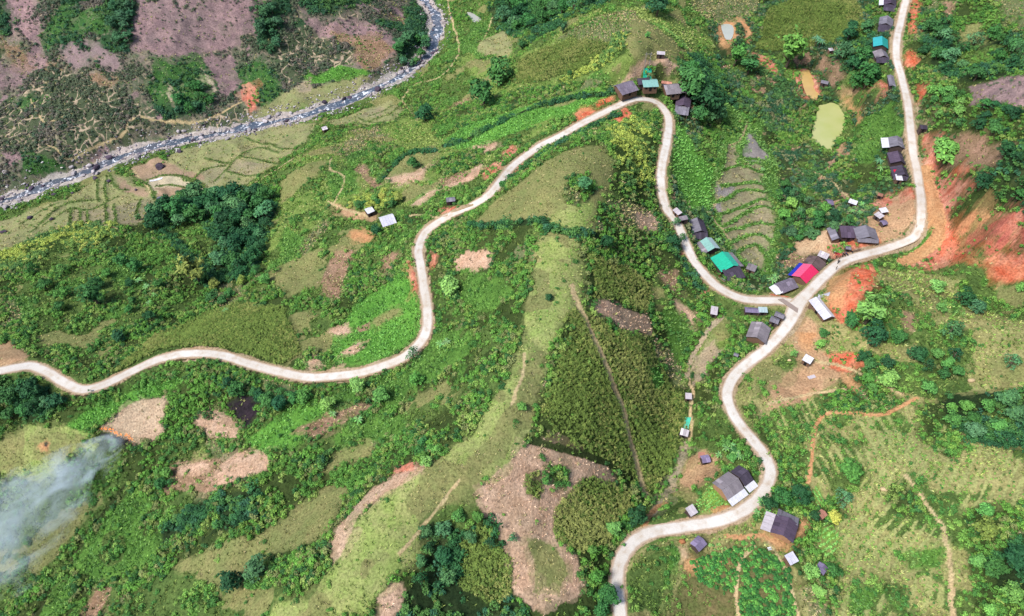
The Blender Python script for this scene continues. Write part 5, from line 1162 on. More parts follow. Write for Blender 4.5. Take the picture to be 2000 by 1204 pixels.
def build_house(spec, w, k):
    lab, r1, r2, h, wl, wr, drop, ml, mr, wall, ex = spec; x, y, z, yaw, L, rad = w
    t = link('house', None); t.location = (x, y, z); t.rotation_euler = (0, 0, yaw); tag(t, lab, 'house', 'houses along the road')
    o = .35; X = L/2+o; dl, dr = drop*min(1, wl/max(wl, wr)+.25), drop*min(1, wr/max(wl, wr)+.25)
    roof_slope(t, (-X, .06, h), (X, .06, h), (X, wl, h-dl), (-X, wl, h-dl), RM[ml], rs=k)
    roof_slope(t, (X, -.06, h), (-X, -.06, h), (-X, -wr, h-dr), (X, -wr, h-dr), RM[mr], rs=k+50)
    link('ridge_cap', MB().tube([(-X, 0, h+.03), (X, 0, h+.03)], [.14, .14], 5).mesh('ridge_cap', RM[ml]), t)
    yl, yr = wl-.45, wr-.45
    gable_walls(t, L-.3, yl, yr, h-dl*yl/wl-.12, h-dr*yr/wr-.12, h-.12, WM[wall])
    link('door', MB().box(-.55, .55, -yr-.05, -yr+.02, .0, min(2.0, h-dr-.3)).mesh('door', BLK), t)
    for sx in (-L*.3, L*.3): link('window', MB().box(sx-.4, sx+.4, -yr-.045, -yr+.02, 1.0, min(1.7, h-dr-.35)).mesh('window', BLK), t)
    link('gable_vent', MB().box(-L/2+.1, -L/2+.16, -.5, .5, h-.75, h-.4).mesh('gable_vent', BLK), t)
    for kind, dep, mt, dp in ex:
        if kind in 'LR':
            s = 1 if kind == 'L' else -1; w0, hz = (wl, h-dl) if s > 0 else (wr, h-dr)
            a, b_, c_, d_ = (-X, s*(w0-.2), hz-.12), (X, s*(w0-.2), hz-.12), (X, s*(w0+dep), hz-.12-dp), (-X, s*(w0+dep), hz-.12-dp)
            roof_slope(t, *( (a, b_, c_, d_) if s > 0 else (b_, a, d_, c_)), RM[mt], 1.25, 2.4, 'lean_to_sheet', k+7)
            for px in np.linspace(-L/2+.2, L/2-.2, max(2, int(L/3)+1)): link('post', MB().tube([(px, s*(w0+dep-.25), -1), (px, s*(w0+dep-.25), hz-.2-dp)], [.08, .08], 5).mesh('post', POSTM), t)
        else:
            s = -1 if kind == 'E1' else 1; x0, x1 = s*(L/2-.1), s*(L/2+dep); hz = h-drop*.55
            roof_slope(t, (x0, -wr*.95, hz-.25), (x0, wl*.95, hz-.25), (x1, wl*.9, hz-.25-dp), (x1, -wr*.9, hz-.25-dp), RM[mt], 1.25, 2.0, 'porch_sheet', k+9)
            for py in (-wr*.8, wl*.8): link('post', MB().tube([(x1-s*.25, py, -1), (x1-s*.25, py, hz-.3-dp)], [.08, .08], 5).mesh('post', POSTM), t)
    return t

def build_shed(spec, w, k):
    lab, p, L, W, yd, h, mt = spec; x, y, z, yaw, _, rad = w
    t = link('shed', None); t.location = (x, y, z); t.rotation_euler = (0, 0, yaw); tag(t, lab, 'shed', 'small sheds and huts')
    if mt in ('violet', 'slate', 'rust', 'dark'):
        roof_slope(t, (-L/2, .03, h), (L/2, .03, h), (L/2, W/2, h-W*.2), (-L/2, W/2, h-W*.2), RM[mt], 1.1, 1.6, rs=k)
        roof_slope(t, (L/2, -.03, h), (-L/2, -.03, h), (-L/2, -W/2, h-W*.2), (L/2, -W/2, h-W*.2), RM[mt], 1.1, 1.6, rs=k+3)
        gable_walls(t, L-.5, W/2-.3, W/2-.3, h-W*.2*.8-.05, h-W*.2*.8-.05, h-.1, WOODD)
    else:
        roof_slope(t, (-L/2, W/2, h), (L/2, W/2, h), (L/2, -W/2, h-.35), (-L/2, -W/2, h-.35), RM[mt], 1.0, 1.5, rs=k)
        link('wall', MB().box(-L/2+.25, L/2-.25, -W/2+.3, W/2-.2, -1.0, h-.42).mesh('wall', WOODD if k % 2 else WOOD), t)
    link('door', MB().box(-.4, .4, -W/2+.24, -W/2+.29, 0, min(1.7, h-.6)).mesh('door', BLK), t)
    for sx in (-1, 1):
        for sy in (-1, 1): link('post', MB().tube([(sx*(L/2-.15), sy*(W/2-.15), -1), (sx*(L/2-.15), sy*(W/2-.15), h-.45-W*.1)], [.06, .06], 5).mesh('post', POSTM), t)
def build_houses():
    for k, (s_, w) in enumerate(zip(HOUSES, H_W)): build_house(s_, w, k)
    for k, (s_, w) in enumerate(zip(SHEDS, S_W)): build_shed(s_, w, k)
# ------------------------------------------------------------------ trees
def trunk_mesh(seed, top=1.2, r=.09, limbs=4):
    g = random.Random(seed); m = MB()
    m.tube([(0, 0, -.25), (g.uniform(-.05, .05), g.uniform(-.05, .05), top*.5), (g.uniform(-.1, .1), g.uniform(-.1, .1), top)], [r*1.25, r*.85, r*.4], 6)
    for k in range(limbs):
        a = k*6.28/limbs + g.random(); z0 = top*(.4+.12*k/limbs)
        m.tube([(0, 0, z0), (math.cos(a)*.3, math.sin(a)*.3, z0+.3), (math.cos(a)*.62, math.sin(a)*.62, z0+.55)], [r*.5, r*.35, r*.15], 5)
    return m.mesh('trunk', BARK, True)
def round_crown(seed, n=700, spread=.66, k=11, zc=1.15, size=.24):
    g = random.Random(seed); L = []
    for i in range(k):
        a = i*6.28/k + g.uniform(-.4, .4); r = spread*(.55+.5*g.random()); L.append((math.cos(a)*r, math.sin(a)*r, zc + g.uniform(-.45, .38), .24+.26*g.random(), .8))
    L += [(0, 0, zc+.3, .52, .8), (g.uniform(-.2, .2), g.uniform(-.2, .2), zc+.52, .36, .8)]
    return leaf_mesh('crown', *crown_cloud(seed, L, n, size), LEAF_O)
def feather_crown(seed, n=700):
    """bamboo: plumes that rise from the clump and arch over"""
    g = np.random.default_rng(seed); P, Nn, S = [], [], []
    for k in range(26):
        a = g.random()*6.28; R_ = .25+.75*g.random(); h = 1.3+.7*g.random()
        for q in range(n//26):
            f = .3+.7*g.random(); x = R_*f**1.8; z = h*math.sin(min(1.7, f*1.75)) ; w = .12
            P.append((math.cos(a)*x+g.normal()*w, math.sin(a)*x+g.normal()*w, z+g.normal()*w*.7)); Nn.append((math.cos(a)*.6+g.normal()*.4, math.sin(a)*.6+g.normal()*.4, .9)); S.append(.22+.16*g.random())
    P = np.array(P); return leaf_mesh('crown', P, unit(np.array(Nn)), np.array(S), np.full(len(P), .4), np.clip(g.normal(.5, .22, len(P)), 0, 1), LEAF_O)
def thin_crown(seed): return round_crown(seed, 330, .7, 7, 1.1, .2)
def frond(m, a, l, w, h0, droop, seg=4, z0=0):
    V = []
    for i in range(seg+1):
        f = i/seg; x = l*f; z = z0 + h0*math.sin(min(f*1.5, 1.6)) - droop*f*f; ww = w*math.sin(math.pi*min(.97, f*.86+.1))
        c, s = math.cos(a), math.sin(a); V += [(c*x-s*ww, s*x+c*ww, z-.05), (c*x, s*x, z+.04), (c*x+s*ww, s*x-c*ww, z-.05)]
    Fc = []
    for i in range(seg): Fc += [(3*i, 3*i+1, 3*i+4, 3*i+3), (3*i+1, 3*i+2, 3*i+5, 3*i+4)]
    m.add(V, Fc)
def leaf_attr(me, seed):
    g = np.random.default_rng(seed); a = me.attributes.new('leaf', 'FLOAT', 'FACE'); a.data.foreach_set('value', np.clip(g.normal(.55, .2, len(me.polygons)), 0, 1).astype(np.float32)); return me

TRUNKS = [trunk_mesh(i) for i in range(3)]
CROWNS = {'round': [round_crown(500+i) for i in range(4)], 'bamboo': [feather_crown(520+i) for i in range(2)], 'thin': [thin_crown(540+i) for i in range(2)]}
TCOL = {'dk': (62,110,58), 'dd': (42,84,52), 'bg': (74,118,76), 'md': (88,138,66), 'br': (112,160,80), 'ye': (156,166,80), 'ol': (120,138,66), 'far': (66,108,74), 'grey': (128,132,122)}
TONE = {'dk': 'dark green', 'dd': 'very dark', 'bg': 'blue green', 'md': 'green', 'br': 'bright green', 'ye': 'yellow green', 'ol': 'olive', 'far': 'deep green', 'grey': 'grey'}
tree_n = [0]
def tree(px, py, dpx, col, shape='round', label=None, group=None, cat='tree', name='tree', W=None):
    i = tree_n[0]; tree_n[0] += 1; g = random.Random(900+i)
    w = at([(px, py)], 2.0)[0] if W is None else W
    dep = w[1]*math.cos(TH) - (w[2]-HC)*math.sin(TH); r = dpx*dep/F*.5*.92
    # the crown centre is what was read off the photo: step back down to its foot
    if W is None: w = at([(px, py)], r*1.0)[0]
    zz = float(samp(Z, w[0], w[1]))
    t = link(name, None); t.location = (w[0], w[1], zz - .05*r); s = r*g.uniform(.92, 1.1)
    t.scale = (s, s*g.uniform(.9, 1.1), s*g.uniform(.85, 1.1)); t.rotation_euler = (g.uniform(-.05, .05), g.uniform(-.05, .05), g.uniform(0, 6.28))
    tag(t, label, cat, group)
    link('trunk', TRUNKS[i % 3], t)
    c = link('crown', CROWNS[shape][i % len(CROWNS[shape])], t)
    k = np.array(C(*TCOL[col], k=KT)); k = k*g.uniform(.8, 1.2)*np.array([g.uniform(.88, 1.14), 1, g.uniform(.88, 1.14)]); c.color = (*[float(v) for v in k], 1)
    return t
LONE = [  # px, py, crown px, colour, shape, label
 (945,187,56,'dk','round','big dark tree, lower of two beside the green slope above the meadow'),(974,140,62,'dk','round','biggest dark tree near the top centre meadow'),(829,221,38,'dd','round','dark tree standing alone at the end of the river path'),
 (806,316,32,'dk','round','round tree alone on the pinkish field left of the road'),(1140,358,34,'bg','round','blue green tree in the bushes on the olive hilltop'),(1265,68,13,'md','round','small tree alone on the hilltop above the hairpin'),
 (1073,581,20,'dd','round','small round tree alone on the grassy ridge crest'),(1183,471,34,'dd','round','dark tree at the upper right edge of the ridge grass'),(881,560,46,'br','round','bright green tree right of the road below the red bank'),
 (806,690,36,'bg','thin','thin tree overhanging the road at the left bend'),(813,741,34,'md','round','green tree on the slope just below the left bend'),(449,1134,50,'dd','round','very dark round tree on the lower left slope'),(500,1113,54,'bg','round','blue green tree beside the very dark round tree'),
 (732,449,26,'dd','round','blackish tree beside the pale zinc roofed house'),(1113,143,15,'dk','round','small dark tree on the fallow slope below the hilltop'),(1815,757,38,'md','round','round green tree beside the grassy path on the right'),
 (1702,612,72,'br','bamboo','big bright bamboo clump beside the red cutting'),(1710,658,52,'dd','round','dark tree just below the bright bamboo clump'),(1755,658,34,'dk','round','dark tree right of the bamboo clump'),(1833,558,32,'br','round','bright green tree alone on the right grass slope'),
 (1862,640,52,'bg','thin','grey green tree in the middle of the right grass hill'),(1888,584,40,'dd','round','dark tree above the grey green one on the right hill'),(1912,600,38,'bg','round','blue green tree on the right hill by the gully'),(1792,692,38,'dd','round','dark tree left of the bushy hollow on the right hill'),
 (1665,921,54,'md','round','leafy tree alone in the lower right field'),(1978,708,36,'bg','thin','pale green tree by the right edge of the grass hill'),(1735,741,42,'br','round','bright tree at the left of the grassy knoll'),(1648,972,42,'bg','thin','grey green tree beside the lower garden'),
 (1625,1117,38,'dk','round','round dark tree beside the violet hut at lower right'),(1245,1012,50,'dd','round','dark tree at the foot of the gully by the lower road'),(1199,1032,32,'br','round','bright small tree left of the gully foot'),(1180,470,1,'dd','round',None),
 (1190,1165,46,'dk','round','dark tree overhanging the road at the bottom edge'),(1165,1130,34,'md','round','green tree beside the road near the bottom edge'),(1173,1190,36,'dk','round','leafy tree at the bottom edge left of the road'),
 (1332,462,26,'dk','thin','tree leaning over the road beside the slate roof row'),(1316,470,30,'dd','round','dark tree on the road edge opposite the slate roof'),(1320,432,22,'bg','thin','thin grey tree over the road above the slate roof'),
 (180,577,58,'dk','bamboo','bamboo clump in the middle of the left knoll'),(378,530,70,'ol','bamboo','large bamboo clump at the foot of the wooded gully'),(85,556,32,'dk','round','dark round tree on the left knoll slope'),(232,655,32,'dd','round','dark tree in the hollow above the left road'),
 (270,425,14,'dk','round','small dark tree at the paddy edge below the knoll'),(1345,165,64,'dk','round','large dark tree right of the hairpin houses'),(1378,190,74,'dd','round','largest dark tree in the grove right of the hairpin'),(1365,222,44,'dk','round','dark tree at the lower end of the hairpin grove'),(1402,218,44,'bg','round','blue green tree at the right of the hairpin grove'),(1352,135,40,'dk','round','dark tree at the top of the hairpin grove'),
 (1440,105,56,'md','bamboo','feathery bamboo clump above the valley hollow'),(1466,125,50,'dk','bamboo','dark bamboo clump beside the feathery one in the valley'),(1545,102,74,'md','bamboo','wide bamboo clump above the ochre pond'),(1700,148,60,'dk','round','big tree beside the upper right road above the blue hut'),(1675,160,40,'dk','round','tree left of the big roadside tree on the upper right'),
 (1695,50,34,'bg','round','blue green tree beside the slate roof at top right'),(1690,102,40,'dk','round','dark tree left of the violet grey roof'),(1662,60,44,'dd','round','dark tree in the upper valley grove'),(1650,100,40,'bg','round','blue green tree in the upper valley grove'),(1670,125,30,'dd','round','small dark tree below the upper valley grove'),
 (1020,88,28,'dk','bamboo','feathery clump beside the top centre terraces'),(1100,55,26,'bg','bamboo','feathery clump under the dark wood at top centre'),(1285,10,50,'dd','round','dark tree behind the hilltop at the top edge'),
 (1020,795,24,'md','round','green bush tree at the left edge of the ridge grass'),(1995,560,24,'br','round','bright bush at the right edge below the red gully'),(1840,600,26,'md','round','green bush between the trees of the right hill'),
 (1805,330,10,'br','round',None),(1855,300,56,'br','round','bright green tree above the red slope beside the right road'),(1838,285,40,'br','round','bright yellow green tree beside the right road bank'),(1725,1045,1,'md','round',None),
 (1930,1035,52,'ol','round','olive topped tree at the lower right edge'),(1910,1095,38,'br','round','bright round tree at the lower right edge'),(1945,1110,44,'dk','round','dark round tree between the bright ones at lower right'),(1985,1090,60,'dd','round','large dark tree at the lower right edge'),(1982,1160,44,'br','round','bright tree under the large dark one at lower right'),(1925,1000,36,'md','round','leafy tree above the olive topped one'),(1935,1190,30,'br','round','round bush at the bottom right edge'),
 (1500,985,34,'dd','round','dark tree on the outside of the lower bend'),(1530,968,46,'dk','round','dark tree above the plum roofed farmhouse'),(1562,965,44,'dd','round','dark tree right of the outer lower bend'),(1592,1008,24,'dd','round','dark bush tree beside the tan board hut'),(1632,1012,28,'ye','round','yellowing tree above the bean rows'),(1585,1115,36,'br','round','bright tree below the pale zinc shed'),(1600,1155,30,'br','round','bright bush tree near the bottom right garden'),
 (1640,615,1,'md','round',None),(1610,650,22,'dk','round','dark small tree on the red earth yard'),(1603,672,22,'br','round','bright small tree on the red earth yard'),(1550,690,16,'br','round','bright bush beside the white shed on the red yard'),
 (1300,255,1,'md','round',None),(697,750,38,'br','round','bright tree below the left road'),(745,772,36,'md','round','green tree on the bank below the left road'),(640,790,34,'br','round','bright bush tree in the grass below the left road'),(590,772,40,'md','round','leafy tree below the long left road curve'),
 (985,360,26,'dk','round','dark tree beside the road above the olive hill'),(1005,815,1,'md','round',None),(1040,950,1,'md','round',None),(1000,1050,22,'bg','thin','blue green bush tree in the pink clearing'),(1155,1075,20,'md','round','small tree at the right edge of the pink clearing'),
]
GROVES = [  # polygon, count, px min, px max, colours, label, group
 ([(290,415),(350,382),(450,376),(545,368),(538,400),(518,470),(495,525),(455,545),(420,520),(440,440),(380,430),(310,445)],52,30,46,['dk','dd','dd','bg','dk'],'dark broadleaf tree packed in the wooded gully below the left knoll','trees of the wooded gully'),
 ([(1885,60),(1960,62),(2030,90),(2030,140),(1900,155),(1860,140),(1800,95),(1800,40),(1850,30)],26,24,40,['dk','dd','bg'],'dark tree in the wood right of the upper road','trees of the upper right wood'),
 ([(1960,300),(2060,280),(2060,430),(2000,410),(1965,385),(1910,365)],16,26,44,['dd','dk'],'dark tree in the wood above the red slope','trees above the red slope'),
 ([(1810,170),(1880,180),(1890,240),(1830,250)],11,20,34,['dk','md','br'],'tree on the bank above the upper right road','trees on the upper right bank'),
 ([(1915,200),(1990,215),(1970,260),(1900,255)],9,22,34,['dd','dk'],'dark tree below the brown clearing on the right hill','trees below the brown clearing'),
 ([(1530,360),(1600,395),(1640,420),(1660,440),(1600,455),(1545,465),(1525,430),(1515,390)],24,18,32,['dk','md','dd','br','bg'],'leafy tree in the valley grove behind the yard','trees of the valley grove'),
 ([(955,-20),(1180,-20),(1150,10),(1090,40),(1030,62),(975,45)],24,24,38,['dd','dk','bg'],'dark tree in the wood at the top centre edge','trees of the top centre wood'),
 ([(-20,755),(60,752),(120,785),(100,810),(20,820),(-20,830)],15,30,46,['dd','dk','bg'],'dark tree in the wood below the road at the left edge','trees below the left road'),
 ([(440,745),(520,755),(590,785),(560,800),(490,770),(450,765)],9,26,40,['dk','dd','md'],'tree in the row below the long left road curve','trees below the left road curve'),
 ([(825,1020),(900,995),(935,1000),(960,1060),(900,1060),(890,1130),(850,1150),(815,1140)],22,26,42,['dd','dk','bg','md'],'dark tree in the hollow between the ridge and the pink clearing','trees of the hollow below the ridge'),
 ([(775,85),(800,62),(820,70),(835,60),(832,110),(800,135),(780,120)],12,18,28,['far','dk'],'tree on the far river bank beside the upper rapids','trees on the upper river bank'),
 ([(510,0),(540,15),(552,70),(545,105),(508,95)],10,18,28,['far'],'dark tree in the far gully beyond the river','trees of the far gully'),
 ([(215,0),(262,0),(250,95),(220,90)],12,18,28,['far'],'dark tree in the strip of wood on the far hillside','trees of the far strip'),
 ([(360,165),(400,165),(420,200),(380,222),(340,225)],10,18,28,['far','dk'],'dark tree in the hollow above the river','trees above the river'),
 ([(1840,790),(1900,790),(2000,760),(2050,800),(2000,860),(1930,855),(1870,830)],22,28,48,['dd','dk','bg','md'],'dark tree in the wood at the right edge of the lower fields','trees of the right edge wood'),
 ([(1660,690),(1740,700),(1740,760),(1690,755)],6,24,36,['dk','md','dd'],'small tree in the bushy hollow below the red yard','trees of the bushy hollow'),
 ([(1800,690),(1870,690),(1880,730),(1830,740)],7,24,38,['dd','dk','md'],'tree in the clump on the lower right grass hill','trees of the right clump'),
 ([(1545,575),(1560,560),(1500,545),(1480,550)],1,14,16,['dk'],'small tree behind the striped roadside shed','trees behind the shed'),
 ([(1420,860),(1480,880),(1490,915),(1450,905),(1415,895)],8,20,30,['dk','md'],'leafy tree behind the dark roofed end house','trees inside the lower bend'),
 ([(700,385),(765,375),(785,390),(760,405),(700,405)],11,15,24,['br','dk','ye'],'bush tree in the clump above the pale zinc house','bush trees above the zinc house'),
 ([(1640,600),(1680,590),(1690,640),(1670,660),(1650,650)],1,30,34,['dk'],'dark tree at the foot of the red cutting','tree at the red cutting'),
 ([(340,905),(300,920),(310,960),(330,950)],4,22,34,['dk','md'],'leafy tree beside the brown clearing at lower left','trees by the brown clearing'),
 ([(800,870),(850,850),(870,880),(830,905)],6,18,26,['br','dk','md'],'tree in the bushes along the ridge edge','trees on the ridge edge'),
]
GROVES += [([(60,525),(130,505),(250,490),(330,560),(290,640),(180,640),(90,600)],13,18,34,['dk','md','dd'],'leafy tree among the bushes of the left knoll','trees of the left knoll'),
 ([(410,545),(450,570),(545,490),(560,540),(500,590),(420,600)],8,22,36,['dk','md','ol'],'leafy tree at the lower mouth of the wooded gully','trees at the gully mouth')]
PALMS = [(1600,92),(1562,88),(1592,87),(1492,1),(1714,322)]
BANANAS = [(285,560),(300,575),(270,548),(430,470),(470,500),(485,490),(500,505),(440,605),(290,590),(1428,868),(1436,882),(1418,874),(1444,890),(1405,888),(1672,405),(1684,400),(1692,406),(1664,412),(1680,414),(1515,542),(1508,548),(1490,330),(1562,420),(1720,330),(700,820),(650,808),(860,672),(872,668),(1395,474),(1403,468),(1488,980),(1500,1000),(1480,1000)]

def build_trees():
    for px, py, d, col, sh, lab in LONE:
        if lab: tree(px, py, d, col, sh, lab, 'lone trees')
    for P, n, a, b, cols, lab, grp in GROVES:
        W = at(P, 2.0)[:, :2]; g = np.random.default_rng(len(P)*n + a); got = []; tries = 0
        while len(got) < n and tries < 4000:
            tries += 1; p = W.min(0) + g.random(2)*(W.max(0)-W.min(0))
            if not pip(p[:1], p[1:], W)[0]: continue
            dp = g.uniform(a, b); r = dp*.10
            if any(math.hypot(p[0]-q[0], p[1]-q[1]) < (r+q[2])*.62 for q in got) or samp(np.minimum(roadD, 50), p[0], p[1]) < 4.5: continue
            if any(math.hypot(p[0]-bx, p[1]-by) < br for bx, by, br in BLOCK): continue
            zt = float(samp(Z, p[0], p[1])); a_, b_ = project(p[0], p[1], zt); cl = cols[int(g.integers(len(cols)))]
            got.append((p[0], p[1], r, float(a_), float(b_), cl, tree(0, 0, dp, cl, 'thin' if g.random() < .22 else 'round', lab, grp, W=np.array([p[0], p[1], zt]))))
        if len(got) > 1:                                   # every tree is told apart by its tone and its place in the grove
            kr = max(1, round(len(got)/6)); got.sort(key=lambda q: q[4]); place = grp.replace('bush trees', 'trees').split('trees ', 1)[-1].replace('of the', 'in the', 1)
            for r_ in range(kr):
                row = sorted(got[r_*len(got)//kr:(r_+1)*len(got)//kr], key=lambda q: q[3]); rn = '' if kr == 1 else (', farthest row' if r_ == 0 else ', nearest row' if r_ == kr-1 else f', {ORD[r_]} row from back')
                for i_, q in enumerate(row): q[6]['label'] = f"{TONE[q[5]]} tree, {ORD[i_]} from left{rn}, {place}" 
    print('trees', tree_n[0])
    # palms and bananas
    def plant(name, label, cat, grp, pts, mk, col, r):
        ms = [mk(i) for i in range(3)]; made = []
        for i, p in enumerate(pts):
            w = at([p], 1.5)[0]; t = link(name, None); t.location = (w[0], w[1], float(samp(Z, w[0], w[1]))); g = random.Random(i); s = r*g.uniform(.8, 1.2); t.scale = (s, s, s); t.rotation_euler = (0, 0, g.random()*6.28)
            tag(t, label, cat, grp); st, lv = ms[i % 3]; link('stem', st, t)
            made.append((p, t))
            for me in lv: c = link('leaf', me, t); c.color = (*[float(v)*g.uniform(.85, 1.2) for v in C(*col, k=KT)], 1)
        cl = {}
        for p, t in made: cl.setdefault(min(SPOT, key=lambda s: math.hypot(s[0]-p[0], s[1]-p[1]))[2], []).append((p[0], p[1], t))
        for sp, q in cl.items():
            for i, (a, b, t) in enumerate(sorted(q, key=lambda v: v[:2])): t['label'] = f"{label}, {ORD[i] + ' from the left' if len(q) > 1 else 'single'} {sp}"
    SPOT = [(285,560,'on the left knoll'),(470,490,'below the wooded gully'),(440,605,'above the long road curve'),(1425,880,'above the grey roofed house'),(1680,405,'by the white sheet shed'),(1512,545,'behind the striped roadside shed'),(1490,330,'right of the terraces'),(1562,420,'in the valley grove'),(1718,326,'left of the plum roadside roof'),(680,815,'on the lush left slope'),(866,670,'at the left road bend'),(1398,471,'beside the pale teal roof'),(1490,990,'outside the lower bend'),(1580,90,'above the ochre pond'),(1492,1,'at the top edge')]
    def banana(seed):
        g = random.Random(seed); lv = []
        for k in range(8):
            m = MB(); frond(m, k*.785+g.uniform(-.3, .3), g.uniform(1.5, 2.1), .3, g.uniform(.5, 1.1), g.uniform(.6, 1.1), 4, 1.6); lv.append(leaf_attr(m.mesh('leaf', LEAF_O), k))
        return MB().tube([(0, 0, -.2), (0, 0, 1.7)], [.17, .1], 6).mesh('stem', BARK), lv
    def palm(seed):
        g = random.Random(seed+40); lv = []
        for k in range(13):
            m = MB(); frond(m, k*.483+g.uniform(-.15, .15), g.uniform(2.2, 2.7), .24, g.uniform(.4, 1.3), g.uniform(.9, 1.6), 5, 4.2); lv.append(leaf_attr(m.mesh('leaf', LEAF_O), k))
        return MB().tube([(0, 0, -.3), (.1, 0, 2.2), (0, 0, 4.2)], [.2, .14, .12], 6).mesh('stem', BARK), lv
    plant('banana_plant', 'banana plant with arching leaves', 'banana plant', 'banana plants', BANANAS, banana, (104,148,88), .85)
    plant('palm_tree', 'palm with drooping fronds', 'palm', 'palms in the valley', PALMS, palm, (84,128,96), 1.0)

# ------------------------------------------------------------------ boulders
def boulder_mesh(seed):
    import bmesh
    g = np.random.default_rng(seed); bm = bmesh.new(); bmesh.ops.create_icosphere(bm, subdivisions=2, radius=1)
    cut = [(unit(g.normal(size=(1, 3)))[0], .62+.25*g.random()) for _ in range(9)]
    for v in bm.verts:
        p = np.array(v.co)
        for nrm, d in cut:
            e_ = p@nrm - d
            if e_ > 0: p = p - nrm*e_*.92
        v.co = Vector(p*np.array([1.15, .9, .72])*(1+g.normal()*.03))
    me = bpy.data.meshes.new('boulder'); bm.to_mesh(me); bm.free(); return me
def stone_mat(name, c1, c2):
    m, nt, b = new_mat(name); co = N(nt, 'ShaderNodeTexCoord').outputs['Object']; oi = N(nt, 'ShaderNodeObjectInfo').outputs['Random']
    c = mixc(nt, ramp(nt, noise(nt, co, 2.5, 4), [(.35, 0.), (.65, 1.)]), c1, c2); c = mixc(nt, 1., c, ramp(nt, oi, [(0., .7), (1., 1.2)]), 'MULTIPLY')
    nt.links.new(c, b.inputs['Base Color']); b.inputs['Roughness'].default_value = .85; return m
def build_boulders():
    pale, darkm = stone_mat('pale_river_stone', C(214,206,206), C(172,162,166)), stone_mat('dark_boulder', C(104,90,106), C(74,64,80))
    P_ = [boulder_mesh(i) for i in range(5)]; D_ = [m.copy() for m in P_]
    for m in P_: m.materials.append(pale)
    for m in D_: m.materials.append(darkm)
    g = np.random.default_rng(77)
    T = np.gradient(RV[:, :2], axis=0); T /= np.linalg.norm(T, axis=1)[:, None]
    def put(x, y, r, ms, label, grp, name='boulder', sink=.3):
        o = link(name, ms[int(g.integers(5))]); o.location = (x, y, float(samp(Z, x, y))+r*sink); o.scale = (r*g.uniform(.8, 1.3), r*g.uniform(.8, 1.2), r*g.uniform(.7, 1.1)); o.rotation_euler = (g.normal()*.2, g.normal()*.2, g.random()*6.28)
        return tag(o, label, 'boulder', grp)
    cnt = 0; bl = []
    for _ in range(4000):
        if cnt >= 235: break
        i = int(g.integers(len(RV))); off = g.normal()*3.6; x, y = RV[i, :2] + np.array([T[i, 1], -T[i, 0]])*off
        a, b = project(x, y, RV[i, 2]);
        if not (-60 < a < 2060 and -40 < b < 620): continue
        if vnoise(np.array([i/16.]), np.array([3.]), 5)[0] < -.12 and g.random() < .6: continue
        r = .55+1.3*g.random()**2.0; dark_ = g.random() > .8; bl.append((a[()] if hasattr(a, 'shape') else a, b, off, dark_, put(x, y, r, D_ if dark_ else P_, 'boulder', 'boulders of the river'))); cnt += 1
    cells = {}
    for a, b, off, dk_, o in bl:
        sec = next(nm for lim, nm in ((90, 'at the left photo edge'), (180, 'above the striped paddies'), (260, 'by the left slab rapids'), (350, 'beside the pink paddy'), (450, 'beside the wide green paddies'), (550, 'below the orange earth slip'), (650, 'by the pale field hut'), (720, 'above the curved terraces'), (790, 'in the rocky shallows'), (9e9, 'in the upper river bend' if b > 45 else 'at the top photo edge')) if a < lim)
        side = 'on the near side' if off > 1.6 else 'on the far side' if off < -1.6 else 'midstream'
        cells.setdefault((sec, side, dk_), []).append((float(a), o))
    for (sec, side, dk_), q in cells.items():
        for i, (a, o) in enumerate(sorted(q, key=lambda t: t[0])): o['label'] = f"{'dark' if dk_ else 'pale'} boulder, {ORD[min(i, 14)]} from the left {side} {sec}"
    for (px, py, r, lab) in [(314,327,2.6,'largest dark boulder, alone on the fallow pink paddy'),(350,296,1.5,'dark boulder on the river bank above the pink paddy'),(328,304,.9,'small dark boulder left of the bank boulder'),(213,308,2.0,'dark boulder standing in the rapids at left'),(187,331,2.6,'dark slab boulder in the middle of the left rapids'),
                             (185,348,1.4,'dark boulder beside the paddies under the left rapids'),(212,354,1.4,'dark boulder on the left paddies'),(140,377,.8,'small dark boulder on the far left paddies'),(105,380,1.5,'dark low boulder beside the left river bend'),(738,175,2.3,'dark purple boulder in the upper rapids'),(672,193,1.6,'dark boulder on the upper river bank'),(633,200,1.8,'grey boulder pair on the river bank above the rapids'),
                             (205,457-30,.0,None),(100,428,1.2,'dark boulder between the striped paddies'),(58,425,1.4,'dark boulder low on the striped paddies'),(8,453,1.6,'dark boulder at the left photo edge'),(265,371,.9,'small boulder where the paddy paths meet'),(205,298,.8,'small dark stone by the river on the pink paddy side')]:
        if lab: w = at([(px, py)], .5)[0]; put(w[0], w[1], r, D_, lab, 'dark boulders', sink=.35)
    # gravel and cobbles between them
    x, y, z, g2 = candidates(1.0, 31, 40, 40); d = samp(np.minimum(rivD, 50), x, y); k = (d < 10.5) & (g2.random(len(x)) < .34*np.clip(1+1.6*fbm(x, y, 9, 2, 15), 0, 2)); x, y, z = x[k], y[k], z[k]; n = len(x)
    cob = boulder_mesh(9); mm, nt, b = new_mat('cobble'); t = N(nt, 'ShaderNodeAttribute', attribute_type='INSTANCER', attribute_name='tint').outputs['Color']; nt.links.new(t, b.inputs['Base Color']); cob.materials.append(mm); cob.name = 'cobble'
    S = .22+.5*g2.random(n)**2; T_ = np.array([C(206,198,200), C(160,150,158), C(226,220,216), C(112,102,118)])[g2.integers(0, 4, n)]
    scatter('cobbles', 'pale cobbles and gravel along the river bed', 'cobbles', np.stack([x, y, z+S*.2], 1), np.stack([S*1.2, S, S*.8], 1), g2.random(n)*6.28, T_, [proto(cob)], 8)

